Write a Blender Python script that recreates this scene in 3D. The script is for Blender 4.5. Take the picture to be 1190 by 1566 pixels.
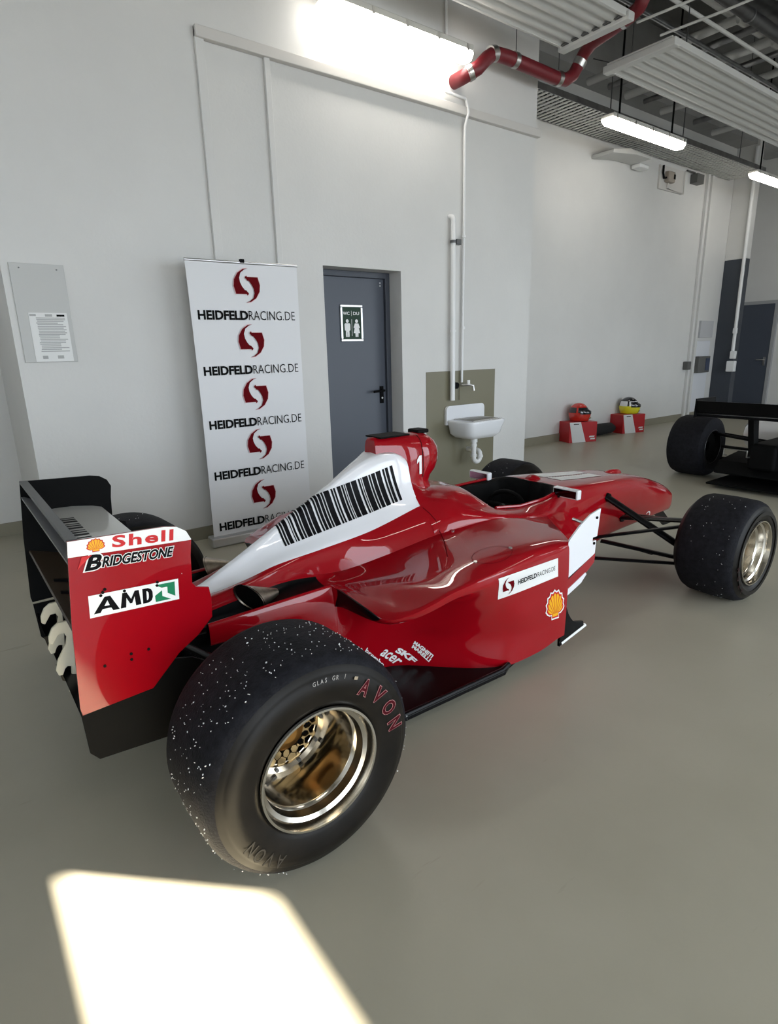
import bpy, bmesh, math, random
from mathutils import Vector, Matrix
from mathutils.bvhtree import BVHTree
from mathutils.geometry import tessellate_polygon

random.seed(7)
scn = bpy.context.scene
for o in list(bpy.data.objects):
    bpy.data.objects.remove(o, do_unlink=True)
COL = scn.collection
PI = math.pi

# ------------------------------------------------------------------ camera, sky, sun, exposure
yaw, pitch, roll = .645588, .267319, -.024125
fwd = Vector((math.sin(yaw) * math.cos(pitch), math.cos(yaw) * math.cos(pitch), -math.sin(pitch)))
rgt = Vector((math.cos(yaw), -math.sin(yaw), 0))
upv = rgt.cross(fwd)
r2 = rgt * math.cos(roll) + upv * math.sin(roll)
u2 = -rgt * math.sin(roll) + upv * math.cos(roll)
cam_d = bpy.data.cameras.new('camera')
cam_d.sensor_fit = 'HORIZONTAL'
cam_d.sensor_width = 36
cam_d.lens = 900.6 / 1190 * 36
cam_d.clip_start = .02
cam = bpy.data.objects.new('camera', cam_d)
COL.objects.link(cam)
M = Matrix((r2, u2, -fwd)).transposed().to_4x4()
M.translation = Vector((0, 0, 1.40))
cam.matrix_world = M
scn.camera = cam

SKY_STRENGTH = 6.0
SKY_COLOR = (.80, .90, 1.0, 1)
SUN_ENERGY = 85.0
LAMP_EMIT = 17.0
EXPOSURE = 0.0
vs = scn.view_settings
vs.view_transform = 'Standard'
vs.look = 'None'
vs.exposure = EXPOSURE
vs.gamma = 1
vs.use_curve_mapping = False

world = bpy.data.worlds.new('sky')
scn.world = world
world.use_nodes = True
bg = world.node_tree.nodes['Background']
bg.inputs[0].default_value = SKY_COLOR
bg.inputs[1].default_value = SKY_STRENGTH

sun_d = bpy.data.lights.new('sun', 'SUN')
sun_d.energy = SUN_ENERGY
sun_d.color = (1, .90, .74)
sun_d.angle = math.radians(.9)
sun = bpy.data.objects.new('sun', sun_d)
COL.objects.link(sun)
SUN_EL = math.radians(35)
sun_dir = Vector((math.cos(SUN_EL) * .7071, -math.cos(SUN_EL) * .7071, -math.sin(SUN_EL)))
sun.rotation_euler = sun_dir.to_track_quat('-Z', 'Y').to_euler()
sun.location = (-6, 8, 8)


def portal(name, loc, sx, sy, rot):
    d = bpy.data.lights.new(name, 'AREA')
    d.shape = 'RECTANGLE'
    d.size = sx
    d.size_y = sy
    d.cycles.is_portal = True
    o = bpy.data.objects.new(name, d)
    COL.objects.link(o)
    o.location = loc
    o.rotation_euler = rot


BACK_Y = -3.2
LEFT_X = -2.2
DOORS_BACK = [(-1.7, 1.7), (2.6, 6.2), (7.2, 11.0)]
DOOR_H = 3.1
for a, b in DOORS_BACK:
    portal('daylight_opening', ((a + b) / 2, BACK_Y - .02, DOOR_H / 2), b - a, DOOR_H, (PI / 2, 0, 0))

# ------------------------------------------------------------------ materials
MATS = {}


def mat(name, color, rough=.5, metal=0.0, coat=0.0, spec=.5, noise=None, bump=0.0, bscale=60, emit=None, coat_rough=.03):
    if name in MATS:
        return MATS[name]
    m = bpy.data.materials.new(name)
    m.use_nodes = True
    nt = m.node_tree
    b = nt.nodes['Principled BSDF']
    c = (*color, 1)
    b.inputs['Base Color'].default_value = c
    b.inputs['Roughness'].default_value = rough
    b.inputs['Metallic'].default_value = metal
    b.inputs['Coat Weight'].default_value = coat
    b.inputs['Coat Roughness'].default_value = coat_rough
    b.inputs['Specular IOR Level'].default_value = spec
    if emit:
        b.inputs['Emission Color'].default_value = (*emit[0], 1)
        b.inputs['Emission Strength'].default_value = emit[1]
    if noise or bump:
        tc = nt.nodes.new('ShaderNodeTexCoord')
    if noise:
        sc, amt = noise
        n = nt.nodes.new('ShaderNodeTexNoise')
        n.inputs['Scale'].default_value = sc
        n.inputs['Detail'].default_value = 6
        n.inputs['Roughness'].default_value = .6
        nt.links.new(tc.outputs['Object'], n.inputs['Vector'])
        rp = nt.nodes.new('ShaderNodeValToRGB')
        rp.color_ramp.elements[0].position = .3
        rp.color_ramp.elements[1].position = .7
        rp.color_ramp.elements[0].color = (*[max(0, x * (1 - amt)) for x in color], 1)
        rp.color_ramp.elements[1].color = (*[min(1, x * (1 + amt)) for x in color], 1)
        nt.links.new(n.outputs['Fac'], rp.inputs['Fac'])
        nt.links.new(rp.outputs['Color'], b.inputs['Base Color'])
    if bump:
        n2 = nt.nodes.new('ShaderNodeTexNoise')
        n2.inputs['Scale'].default_value = bscale
        n2.inputs['Detail'].default_value = 3
        nt.links.new(tc.outputs['Object'], n2.inputs['Vector'])
        bp = nt.nodes.new('ShaderNodeBump')
        bp.inputs['Strength'].default_value = bump
        bp.inputs['Distance'].default_value = .01
        nt.links.new(n2.outputs['Fac'], bp.inputs['Height'])
        nt.links.new(bp.outputs['Normal'], b.inputs['Normal'])
    MATS[name] = m
    return m


RED = mat('red_paint', (.30, .002, .007), .3, coat=1.0, spec=.05, coat_rough=.015)
WHITE = mat('white_paint', (.80, .80, .82), .25, coat=.8)
STICKW = mat('white_vinyl', (.82, .82, .80), .35)
BLACKV = mat('black_vinyl', (.004, .004, .005), .4, spec=.08)
CARBON = mat('black_carbon', (.0035, .0035, .004), .28, spec=.14)
BLACKM = mat('matt_black', (.004, .004, .004), .6, spec=.08)
RUBBER = mat('tyre_rubber', (.011, .011, .014), .7, noise=(40, .4), bump=.25, bscale=160, spec=.14)
SIDEW = mat('tyre_sidewall', (.0095, .008, .0065), .42, noise=(9, .35), spec=.17)
RIMM = mat('polished_rim', (.70, .66, .59), .16, metal=1)
RIMB = mat('rim_barrel', (.46, .41, .34), .13, metal=1)
GOLD = mat('gold_wheel_centre', (.42, .31, .16), .34, metal=1)
STEEL = mat('steel', (.55, .54, .52), .3, metal=1)
DKSTEEL = mat('dark_steel', (.12, .12, .12), .35, metal=.8)
EXH = mat('exhaust_metal', (.30, .26, .21), .38, metal=1, noise=(25, .35))
DKRED = mat('dark_red_print', (.12, .001, .004), .55, spec=.05)
SREDV = mat('bright_red_vinyl', (.55, .01, .012), .35)
YEL = mat('yellow_vinyl', (.85, .42, .01), .35)
GRN = mat('green_vinyl', (.005, .19, .08), .35)
SILV = mat('pale_wing_paint', (.62, .62, .59), .32, coat=.5)
CREAM = mat('cream_metal', (.78, .72, .56), .45)
PINK = mat('mirror_glass', (.45, .22, .30), .06, metal=1)
MIRB = mat('mirror_glass_dark', (.05, .05, .06), .04, metal=1)
WALL = mat('wall_plaster', (.67, .662, .638), .62, noise=(1.3, .035), bump=.10, bscale=45, spec=.35)
WALLT = mat('wall_trim_paint', (.62, .595, .56), .55)
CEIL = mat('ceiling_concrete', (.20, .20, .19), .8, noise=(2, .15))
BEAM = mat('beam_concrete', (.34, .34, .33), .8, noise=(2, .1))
OLIVE = mat('olive_splash_paint', (.19, .175, .115), .45)
BASEB = mat('baseboard_paint', (.245, .225, .165), .5, noise=(3, .06))
SLATE = mat('slate_door_paint', (.066, .076, .098), .42)
SLATEC = mat('slate_column_paint', (.040, .047, .060), .45)
JAMB = mat('door_frame_paint', (.055, .062, .078), .45)
PORC = mat('white_porcelain', (.80, .81, .83), .12, coat=.6)
PVC = mat('white_plastic', (.80, .80, .79), .35)
PANELC = mat('panel_white_metal', (.55, .55, .53), .5)
PIPER = mat('red_pipe_paint', (.16, .012, .018), .42)
GALV = mat('galvanised_metal', (.30, .30, .30), .38, metal=.9, noise=(6, .25))
GALVD = mat('dull_duct_metal', (.11, .11, .11), .45, metal=.8, noise=(5, .3))
LAMPM = mat('lamp_diffuser', (.9, .9, .9), .5, emit=((1, .95, .87), LAMP_EMIT))
LAMPD = mat('lamp_diffuser_dim', (.9, .9, .9), .5, emit=((1, .95, .87), 9.0))  # same diffuser, emission lowered to keep the recessed wall darker
LAMPH = mat('lamp_housing', (.55, .54, .50), .5)
BROWN = mat('orange_clamp', (.35, .08, .02), .5)
SHEET = mat('banner_fabric', (.74, .74, .745), .5)
INK = mat('black_ink', (.006, .006, .006), .6, spec=.05)
PAPER = mat('paper', (.78, .78, .76), .6)
GREYINK = mat('grey_ink', (.40, .40, .39), .6)
BOARD = mat('notice_board_grey', (.52, .52, .50), .5)
ALU = mat('brushed_aluminium', (.62, .62, .62), .35, metal=1)
GREENS = mat('dark_green_sign', (.025, .055, .035), .5, spec=.2)
BAGM = mat('black_cloth', (.008, .008, .009), .8)
CARDW = mat('white_card', (.72, .72, .72), .5)
CARDR = mat('red_card', (.46, .012, .018), .4)
HRED = mat('helmet_red', (.55, .025, .015), .2, coat=1)
HBLK = mat('helmet_black', (.01, .01, .013), .15, coat=1)
HWHT = mat('helmet_white', (.8, .8, .8), .2, coat=1)
HYEL = mat('helmet_yellow', (.75, .72, .02), .25, coat=1)
VISOR = mat('helmet_visor', (.01, .01, .014), .05, coat=1)
DEVICE = mat('grey_switch_box', (.10, .10, .095), .5)


def floor_material():
    m = bpy.data.materials.new('floor_epoxy')
    m.use_nodes = True
    nt = m.node_tree
    b = nt.nodes['Principled BSDF']
    tc = nt.nodes.new('ShaderNodeTexCoord')
    n = nt.nodes.new('ShaderNodeTexNoise')
    n.inputs['Scale'].default_value = 1.1
    n.inputs['Detail'].default_value = 8
    n.inputs['Roughness'].default_value = .62
    nt.links.new(tc.outputs['Object'], n.inputs['Vector'])
    rp = nt.nodes.new('ShaderNodeValToRGB')
    rp.color_ramp.elements[0].position = .3
    rp.color_ramp.elements[1].position = .72
    rp.color_ramp.elements[0].color = (.36, .335, .258, 1)
    rp.color_ramp.elements[1].color = (.42, .392, .308, 1)
    nt.links.new(n.outputs['Fac'], rp.inputs['Fac'])
    # scuffs: thin stretched dark marks
    mp = nt.nodes.new('ShaderNodeMapping')
    mp.inputs['Rotation'].default_value = (0, 0, .5)
    mp.inputs['Scale'].default_value = (2.2, 14, 1)
    nt.links.new(tc.outputs['Object'], mp.inputs['Vector'])
    n2 = nt.nodes.new('ShaderNodeTexNoise')
    n2.inputs['Scale'].default_value = 1.3
    n2.inputs['Detail'].default_value = 4
    nt.links.new(mp.outputs['Vector'], n2.inputs['Vector'])
    rp2 = nt.nodes.new('ShaderNodeValToRGB')
    rp2.color_ramp.elements[0].position = .70
    rp2.color_ramp.elements[1].position = .78
    rp2.color_ramp.elements[0].color = (0, 0, 0, 1)
    rp2.color_ramp.elements[1].color = (1, 1, 1, 1)
    nt.links.new(n2.outputs['Fac'], rp2.inputs['Fac'])
    mx = nt.nodes.new('ShaderNodeMixRGB')
    mx.blend_type = 'MULTIPLY'
    mx.inputs['Color2'].default_value = (.72, .68, .64, 1)
    nt.links.new(rp2.outputs['Color'], mx.inputs['Fac'])
    nt.links.new(rp.outputs['Color'], mx.inputs['Color1'])
    nt.links.new(mx.outputs['Color'], b.inputs['Base Color'])
    rr = nt.nodes.new('ShaderNodeMapRange')
    rr.inputs['To Min'].default_value = .30
    rr.inputs['To Max'].default_value = .46
    nt.links.new(n.outputs['Fac'], rr.inputs['Value'])
    nt.links.new(rr.outputs['Result'], b.inputs['Roughness'])
    n3 = nt.nodes.new('ShaderNodeTexNoise')
    n3.inputs['Scale'].default_value = 35
    nt.links.new(tc.outputs['Object'], n3.inputs['Vector'])
    bp = nt.nodes.new('ShaderNodeBump')
    bp.inputs['Strength'].default_value = .05
    bp.inputs['Distance'].default_value = .01
    nt.links.new(n3.outputs['Fac'], bp.inputs['Height'])
    nt.links.new(bp.outputs['Normal'], b.inputs['Normal'])
    return m


FLOOR = floor_material()


# ------------------------------------------------------------------ mesh builder
class MB:
    def __init__(self):
        self.v = []
        self.f = []
        self.m = []

    def add(self, verts, faces, mi=0):
        o = len(self.v)
        self.v += [Vector(p) for p in verts]
        for f in faces:
            self.f.append([i + o for i in f])
            self.m.append(mi)
        return self

    def box(self, a, b, mi=0):
        (x0, y0, z0), (x1, y1, z1) = a, b
        vs_ = [(x0, y0, z0), (x1, y0, z0), (x1, y1, z0), (x0, y1, z0), (x0, y0, z1), (x1, y0, z1), (x1, y1, z1), (x0, y1, z1)]
        return self.add(vs_, [(0, 3, 2, 1), (4, 5, 6, 7), (0, 1, 5, 4), (1, 2, 6, 5), (2, 3, 7, 6), (3, 0, 4, 7)], mi)

    def tube(self, path, r, n=12, mi=0, cap=True, flat=1.0):
        """round tube along a polyline; r a number or one radius per point"""
        P = [Vector(p) for p in path]
        k = len(P)
        R = r if isinstance(r, (list, tuple)) else [r] * k
        rings = []
        prev = None
        for i in range(k):
            if i == 0:
                t = P[1] - P[0]
            elif i == k - 1:
                t = P[-1] - P[-2]
            else:
                t = (P[i + 1] - P[i]).normalized() + (P[i] - P[i - 1]).normalized()
            t.normalize()
            if prev is None:
                a = Vector((0, 0, 1)) if abs(t.z) < .9 else Vector((1, 0, 0))
                prev = (a - t * a.dot(t)).normalized()
            else:
                prev = (prev - t * prev.dot(t)).normalized()
            s = t.cross(prev)
            rings.append([P[i] + (prev * math.cos(2 * PI * j / n) * flat + s * math.sin(2 * PI * j / n)) * R[i] for j in range(n)])
        vs_ = [p for ring in rings for p in ring]
        fs = []
        for i in range(k - 1):
            for j in range(n):
                fs.append((i * n + j, i * n + (j + 1) % n, (i + 1) * n + (j + 1) % n, (i + 1) * n + j))
        if cap:
            fs.append(tuple(reversed(range(n))))
            fs.append(tuple((k - 1) * n + j for j in range(n)))
        return self.add(vs_, fs, mi)

    def lathe(self, prof, origin, axis, n=64, mi=0, mis=None, closed=False):
        """prof: (distance along axis, radius)"""
        ax = Vector(axis).normalized()
        a = Vector((0, 0, 1)) if abs(ax.z) < .9 else Vector((1, 0, 0))
        e1 = (a - ax * a.dot(ax)).normalized()
        e2 = ax.cross(e1)
        O = Vector(origin)
        vs_ = []
        for h, r in prof:
            for j in range(n):
                t = 2 * PI * j / n
                vs_.append(O + ax * h + (e1 * math.cos(t) + e2 * math.sin(t)) * r)
        k = len(prof)
        o = len(self.v)
        self.v += vs_
        for i in range(k if closed else k - 1):
            i2 = (i + 1) % k
            for j in range(n):
                self.f.append([o + i * n + j, o + i * n + (j + 1) % n, o + i2 * n + (j + 1) % n, o + i2 * n + j])
                self.m.append(mis[i] if mis else mi)
        return self

    def prism(self, poly, ex, ey, origin, depth, mi=0, mi_side=None, holes=()):
        """2-D polygon (list of (u,v)) in the plane ex, ey, extruded by depth along ex x ey"""
        ex = Vector(ex)
        ey = Vector(ey)
        n = ex.cross(ey).normalized()
        O = Vector(origin)
        loops = [list(poly)] + [list(h) for h in holes]
        flat = [p for l in loops for p in l]
        tris = tessellate_polygon([[Vector((p[0], p[1], 0)) for p in l] for l in loops])
        N = len(flat)
        vs_ = [O + ex * p[0] + ey * p[1] for p in flat] + [O + ex * p[0] + ey * p[1] + n * depth for p in flat]
        o = len(self.v)
        self.v += vs_

        def area(t):
            a, b, c = (flat[i] for i in t)
            return (b[0] - a[0]) * (c[1] - a[1]) - (b[1] - a[1]) * (c[0] - a[0])
        for t in tris:
            t = list(t)
            if area(t) < 0:
                t.reverse()
            self.f.append([o + N + i for i in t])
            self.m.append(mi)
            self.f.append([o + i for i in reversed(t)])
            self.m.append(mi)
        base = 0
        for li, l in enumerate(loops):
            k = len(l)
            sgn = sum(l[i][0] * l[(i + 1) % k][1] - l[(i + 1) % k][0] * l[i][1] for i in range(k))
            ccw = (sgn > 0) if li == 0 else (sgn < 0)
            for i in range(k):
                a, b = base + i, base + (i + 1) % k
                q = [o + a, o + b, o + N + b, o + N + a]
                if not ccw:
                    q.reverse()
                self.f.append(q)
                self.m.append(mi_side if mi_side is not None else mi)
            base += k
        return self

    def grid(self, rows, mi=0, closed=False):
        """rows: equal-length lists of points"""
        k = len(rows)
        n = len(rows[0])
        fs = []
        for i in range(k - 1):
            for j in range(n if closed else n - 1):
                j2 = (j + 1) % n
                fs.append((i * n + j, i * n + j2, (i + 1) * n + j2, (i + 1) * n + j))
        return self.add([p for r in rows for p in r], fs, mi)

    def build(self, name, mats, parent=None, smooth=40, bevel=0, seg=2, org=None, recalc=False):
        if not isinstance(mats, (list, tuple)):
            mats = [mats]
        O = Vector(org) if org is not None else Vector((0, 0, 0))
        if parent is not None and org is None:
            O = ORG.get(parent.name, Vector((0, 0, 0)))
        me = bpy.data.meshes.new(name)
        me.from_pydata([p - O for p in self.v], [], self.f)
        for m in mats:
            me.materials.append(m)
        me.polygons.foreach_set('material_index', self.m)
        if recalc:
            bm = bmesh.new()
            bm.from_mesh(me)
            bmesh.ops.remove_doubles(bm, verts=bm.verts, dist=1e-6)
            bmesh.ops.recalc_face_normals(bm, faces=bm.faces)
            bm.to_mesh(me)
            bm.free()
        if smooth:
            me.polygons.foreach_set('use_smooth', [True] * len(me.polygons))
            me.set_sharp_from_angle(angle=math.radians(smooth))
        me.update()
        o = bpy.data.objects.new(name, me)
        COL.objects.link(o)
        if parent is not None:
            o.parent = parent
            ORG[o.name] = O
        elif org is not None:
            o.location = O
        if bevel:
            b = o.modifiers.new('bevel', 'BEVEL')
            b.width = bevel
            b.segments = seg
            b.limit_method = 'ANGLE'
            b.angle_limit = math.radians(45)
            b.harden_normals = True
        return o


ORG = {}


def tag(o, label=None, cat=None, group=None, kind=None):
    if label:
        o['label'] = label
    if cat:
        o['category'] = cat
    if group:
        o['group'] = group
    if kind:
        o['kind'] = kind
    return o


def thing(name, label, cat, loc=(0, 0, 0), group=None):
    o = bpy.data.objects.new(name, None)
    o.empty_display_size = .1
    COL.objects.link(o)
    o.location = loc
    ORG[o.name] = Vector(loc)
    return tag(o, label, cat, group)


def struct(o):
    o['kind'] = 'structure'
    return o


# ------------------------------------------------------------------ lettering and flat marks
def text_geo(s, bold=0.0, shear=0.0, space=1.0):
    cu = bpy.data.curves.new('tmp_text', 'FONT')
    cu.body = s
    cu.offset = bold
    cu.shear = shear
    cu.space_character = space
    cu.resolution_u = 3
    cu.fill_mode = 'FRONT'
    o = bpy.data.objects.new('tmp_text', cu)
    COL.objects.link(o)
    dg = bpy.context.evaluated_depsgraph_get()
    dg.update()
    me = bpy.data.meshes.new_from_object(o.evaluated_get(dg))
    vs_ = [(v.co.x, v.co.y) for v in me.vertices]
    fs = [list(p.vertices) for p in me.polygons]
    bpy.data.objects.remove(o, do_unlink=True)
    bpy.data.curves.remove(cu)
    bpy.data.meshes.remove(me)
    return vs_, fs


def text_box(s, bold=0.0, shear=0.0, space=1.0):
    """text scaled into the unit square"""
    vs_, fs = text_geo(s, bold, shear, space)
    x0 = min(v[0] for v in vs_)
    x1 = max(v[0] for v in vs_)
    y0 = min(v[1] for v in vs_)
    y1 = max(v[1] for v in vs_)
    return [((v[0] - x0) / (x1 - x0), (v[1] - y0) / (y1 - y0)) for v in vs_], fs


def poly_geo(poly, holes=()):
    loops = [list(poly)] + [list(h) for h in holes]
    flat = [p for l in loops for p in l]
    tris = tessellate_polygon([[Vector((p[0], p[1], 0)) for p in l] for l in loops])
    out = []
    for t in tris:
        a, b, c = (flat[i] for i in t)
        t = list(t)
        if (b[0] - a[0]) * (c[1] - a[1]) - (b[1] - a[1]) * (c[0] - a[0]) < 0:
            t.reverse()
        out.append(t)
    return flat, out


def rect_geo(x0, y0, x1, y1):
    return [(x0, y0), (x1, y0), (x1, y1), (x0, y1)], [[0, 1, 2, 3]]


def place(geo, box):
    """unit-square geometry into box (x0,y0,x1,y1)"""
    vs_, fs = geo
    x0, y0, x1, y1 = box
    return [(x0 + v[0] * (x1 - x0), y0 + v[1] * (y1 - y0)) for v in vs_], fs


def densify(geo, maxlen):
    vs_, fs = geo
    bm = bmesh.new()
    bv = [bm.verts.new((x, y, 0)) for x, y in vs_]
    for f in fs:
        try:
            bm.faces.new([bv[i] for i in f])
        except ValueError:
            pass
    bmesh.ops.triangulate(bm, faces=bm.faces[:])
    for _ in range(7):
        es = [e for e in bm.edges if e.calc_length() > maxlen]
        if not es:
            break
        bmesh.ops.subdivide_edges(bm, edges=es, cuts=1)
        bmesh.ops.triangulate(bm, faces=[f for f in bm.faces if len(f.verts) > 3])
    bm.verts.index_update()
    v2 = [(v.co.x, v.co.y) for v in bm.verts]
    f2 = [[v.index for v in f.verts] for f in bm.faces]
    bm.free()
    return v2, f2


def flat_mark(mb, geo, O, ex, ey, off=0.0, mi=0):
    """flat mark: unit u along ex, v along ey from O; off lifts it along the outward normal"""
    O, ex, ey = Vector(O), Vector(ex), Vector(ey)
    n = ex.cross(ey).normalized()
    vs_, fs = geo
    mb.add([O + ex * u + ey * v + n * off for u, v in vs_], fs, mi)


def wrap_mark(mb, geo, corners, bvh, off=.0015, mi=0, dens=.06):
    """mark wrapped on a curved surface: corners c00,c10,c11,c01 of its frame in space, projected along the frame's normal"""
    c00, c10, c11, c01 = [Vector(c) for c in corners]
    n = ((c10 - c00) + (c11 - c01)).cross((c01 - c00) + (c11 - c10)).normalized()
    vs_, fs = densify(geo, dens)
    pts = []
    for u, v in vs_:
        p = (c00 * (1 - u) + c10 * u) * (1 - v) + (c01 * (1 - u) + c11 * u) * v
        h, hn, _, _ = bvh.ray_cast(p + n * .25, -n, .6)
        if h is None:
            pts.append(None)
        else:
            if hn.dot(n) < 0:
                hn = -hn
            pts.append(h + hn * off)
    keep = [f for f in fs if all(pts[i] is not None for i in f)]
    used = sorted({i for f in keep for i in f})
    ix = {i: k for k, i in enumerate(used)}
    mb.add([pts[i] for i in used], [[ix[i] for i in f] for f in keep], mi)


def shell_logo():
    """scallop: outline and ribs in the unit square"""
    def pt(a, r):
        return (.5 + r * math.cos(a) * 1.0, .36 + r * math.sin(a) * 1.02)
    out = [(.30, .02), (.70, .02), (.70, .15), (.80, .15)]
    N = 9
    for k in range(N):
        a0 = math.radians(-18 + k * 216 / N)
        a1 = math.radians(-18 + (k + 1) * 216 / N)
        am = (a0 + a1) / 2
        out += [pt(a0, .46), pt(am, .52)]
    out += [pt(math.radians(198), .46), (.20, .15), (.30, .15)]
    ribs = []
    for k in range(1, N):
        a = math.radians(-18 + k * 216 / N)
        tip = pt(a, .44)
        bx = .5 + (k - N / 2) * -.035
        w = .014
        px, py = -math.sin(a) * w, math.cos(a) * w
        ribs.append([(bx - w * .6, .17), (bx + w * .6, .17), (tip[0] - px, tip[1] - py), (tip[0] + px, tip[1] + py)])
    return out, ribs


def scale_poly(p, s, c=(.5, .5)):
    return [(c[0] + (x - c[0]) * s, c[1] + (y - c[1]) * s) for x, y in p]


LOBE = [(.15, 1.03), (-.2, .99), (-.6, .75), (-.87, .35), (-.93, -.05), (-.80, -.52), (-.05, -.52), (-.02, -.60), (.06, -.55), (.10, -.45),
        (.02, -.40), (-.05, -.30), (-.16, -.28), (-.33, -.08), (-.46, .18), (-.50, .45), (-.38, .76), (-.1, .96)]


def swirl_geo():
    a = [(.5 + .5 * x, .5 + .5 * y) for x, y in LOBE]
    b = [(.5 - .5 * x, .5 - .5 * y) for x, y in LOBE]
    return poly_geo(a), poly_geo(b)


def swirl_edge_geo():
    a = [(.5 + .5 * x * 1.0, .5 + .5 * y) for x, y in LOBE]
    return a


# ------------------------------------------------------------------ the room
def make_wall(name, boxes, m=WALL):
    mb = MB()
    for a, b in boxes:
        mb.box(a, b)
    return struct(mb.build(name, m, smooth=0))


WY = 4.43          # face of the block with the door
RY = 5.63          # face of the recessed wall
BX0, BX1 = .46, 5.31
CZ = 5.6
DX0, DX1, DZ = 2.72, 3.535, 2.085
struct(MB().box((-2.6, -3.6, -.15), (14.2, 6.3, 0)).build('floor', FLOOR, smooth=0))
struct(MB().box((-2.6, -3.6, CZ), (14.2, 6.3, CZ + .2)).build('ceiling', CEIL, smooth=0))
make_wall('wall_block', [((BX0, WY, 0), (DX0, RY, CZ)), ((DX1, WY, 0), (BX1, RY, CZ)), ((DX0, WY, DZ), (DX1, RY, CZ)), ((DX0, WY + .42, 0), (DX1, RY, DZ))])
make_wall('wall_recess', [((BX0 - 2.8, RY, 0), (12.44, RY + .2, CZ)), ((12.24, RY + .2, 0), (12.44, 6.2, CZ)), ((12.44, 6.0, 0), (13.7, 6.2, CZ))])
make_wall('wall_left', [((LEFT_X - .2, BACK_Y, 0), (LEFT_X, RY, 2.225)), ((LEFT_X - .2, BACK_Y, 2.835), (LEFT_X, RY, CZ)),
                        ((LEFT_X - .2, 4.07, 2.225), (LEFT_X, RY, 2.835)), ((LEFT_X - .2, BACK_Y, 2.225), (LEFT_X, 2.62, 2.835))])
bw = []
xs = [LEFT_X]
for a, b in DOORS_BACK:
    xs += [a, b]
xs.append(13.7)
for i in range(0, len(xs), 2):
    bw.append(((xs[i], BACK_Y - .25, 0), (xs[i + 1], BACK_Y, CZ)))
for a, b in DOORS_BACK:
    bw.append(((a, BACK_Y - .25, DOOR_H), (b, BACK_Y, CZ)))
make_wall('wall_back', bw)
make_wall('wall_end', [((13.5, BACK_Y, 0), (13.7, 6.0, CZ))])
# ground outside the openings
struct(MB().box((-14, -14, -.2), (20, BACK_Y - .4, -.02)).build('ground_outside', mat('outside_asphalt', (.18, .18, .18), .8), smooth=0))
# baseboards
struct(MB().box((BX0 - 2.6, RY - .015, 0), (BX0, RY, .105)).build('baseboard_left', BASEB, smooth=0))
struct(MB().box((BX0, WY - .012, 0), (3.83, WY, .10)).build('baseboard_block', BASEB, smooth=0))
struct(MB().box((BX1, RY - .015, 0), (12.3, RY, .115)).build('baseboard_recess', BASEB, smooth=0))
# olive painted splash panel behind the sink
struct(MB().box((3.825, WY - .006, 0), (4.785, WY, 1.19)).build('trim_splash', OLIVE, smooth=0))
# cable trunking on the block wall
mb = MB()
mb.box((1.80, WY - .05, 3.435), (5.33, WY, 3.505))
struct(mb.build('trim_trunking', WALLT, smooth=0, bevel=.006))
struct(MB().box((1.80, WY - .03, 0.0), (1.862, WY, 3.50)).build('trim_trunking_upright', WALL, smooth=0, bevel=.004))
struct(MB().box((2.30, WY - .03, 0.0), (2.345, WY, 3.44)).build('trim_trunking_riser', WALL, smooth=0, bevel=.004))
# concrete beams under the ceiling
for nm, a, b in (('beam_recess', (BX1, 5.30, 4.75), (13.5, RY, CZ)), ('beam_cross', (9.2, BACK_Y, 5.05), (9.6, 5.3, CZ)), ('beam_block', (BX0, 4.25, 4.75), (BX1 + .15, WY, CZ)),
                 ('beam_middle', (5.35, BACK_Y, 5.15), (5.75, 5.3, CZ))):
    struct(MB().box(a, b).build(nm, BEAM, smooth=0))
# column at the far end
struct(MB().box((12.28, 5.25, 0), (12.45, RY, 2.88)).build('column_lower', SLATEC, smooth=0, bevel=.01))
struct(MB().box((12.28, 5.25, 2.88), (12.45, RY, CZ)).build('column_upper', WALL, smooth=0, bevel=.01))

# door in the block wall
door = struct(MB().box((DX0 + .05, WY + .20, .01), (DX1 - .05, WY + .245, DZ - .05)).build('door_1', SLATE, smooth=0, bevel=.004))
mb = MB()
mb.box((DX0, WY + .17, 0), (DX0 + .05, WY + .27, DZ)).box((DX1 - .05, WY + .17, 0), (DX1, WY + .27, DZ)).box((DX0 + .05, WY + .17, DZ - .05), (DX1 - .05, WY + .27, DZ))
fr = mb.build('door_frame', JAMB, door, smooth=0, bevel=.003)
hx = DX1 - .105
mb = MB().box((hx - .02, WY + .188, .915), (hx + .02, WY + .2, 1.075))
mb.tube([(hx, WY + .19, 1.035), (hx, WY + .15, 1.035), (hx - .015, WY + .14, 1.035), (hx - .13, WY + .14, 1.03)], .011, 10)
mb.build('door_handle', BLACKM, door, bevel=.002)
MB().tube([(hx, WY + .188, .965), (hx, WY + .183, .965)], .009, 12).build('lock_cylinder', ALU, door)
mb = MB()
for z in (2.0, 1.975):
    mb.tube([(DX1 - .09, WY + .2, z), (DX1 - .09, WY + .196, z)], .008, 10)
mb.build('screw_cap', ALU, door)

# far door
fd = struct(MB().box((13.44, 5.09, .01), (13.48, 5.94, 2.12)).build('door_2', SLATE, smooth=0))
mb = MB().box((13.43, 5.03, 0), (13.5, 5.09, 2.18)).box((13.43, 5.09, 2.12), (13.5, 5.98, 2.18))
mb.build('door_frame', mat('grey_frame', (.36, .36, .36), .5), fd, smooth=0)
mb = MB().box((13.425, 5.135, .93), (13.44, 5.175, 1.10))
mb.tube([(13.43, 5.155, 1.05), (13.39, 5.155, 1.05), (13.385, 5.165, 1.05), (13.385, 5.29, 1.05)], .011, 8)
mb.build('door_handle', ALU, fd)

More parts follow.
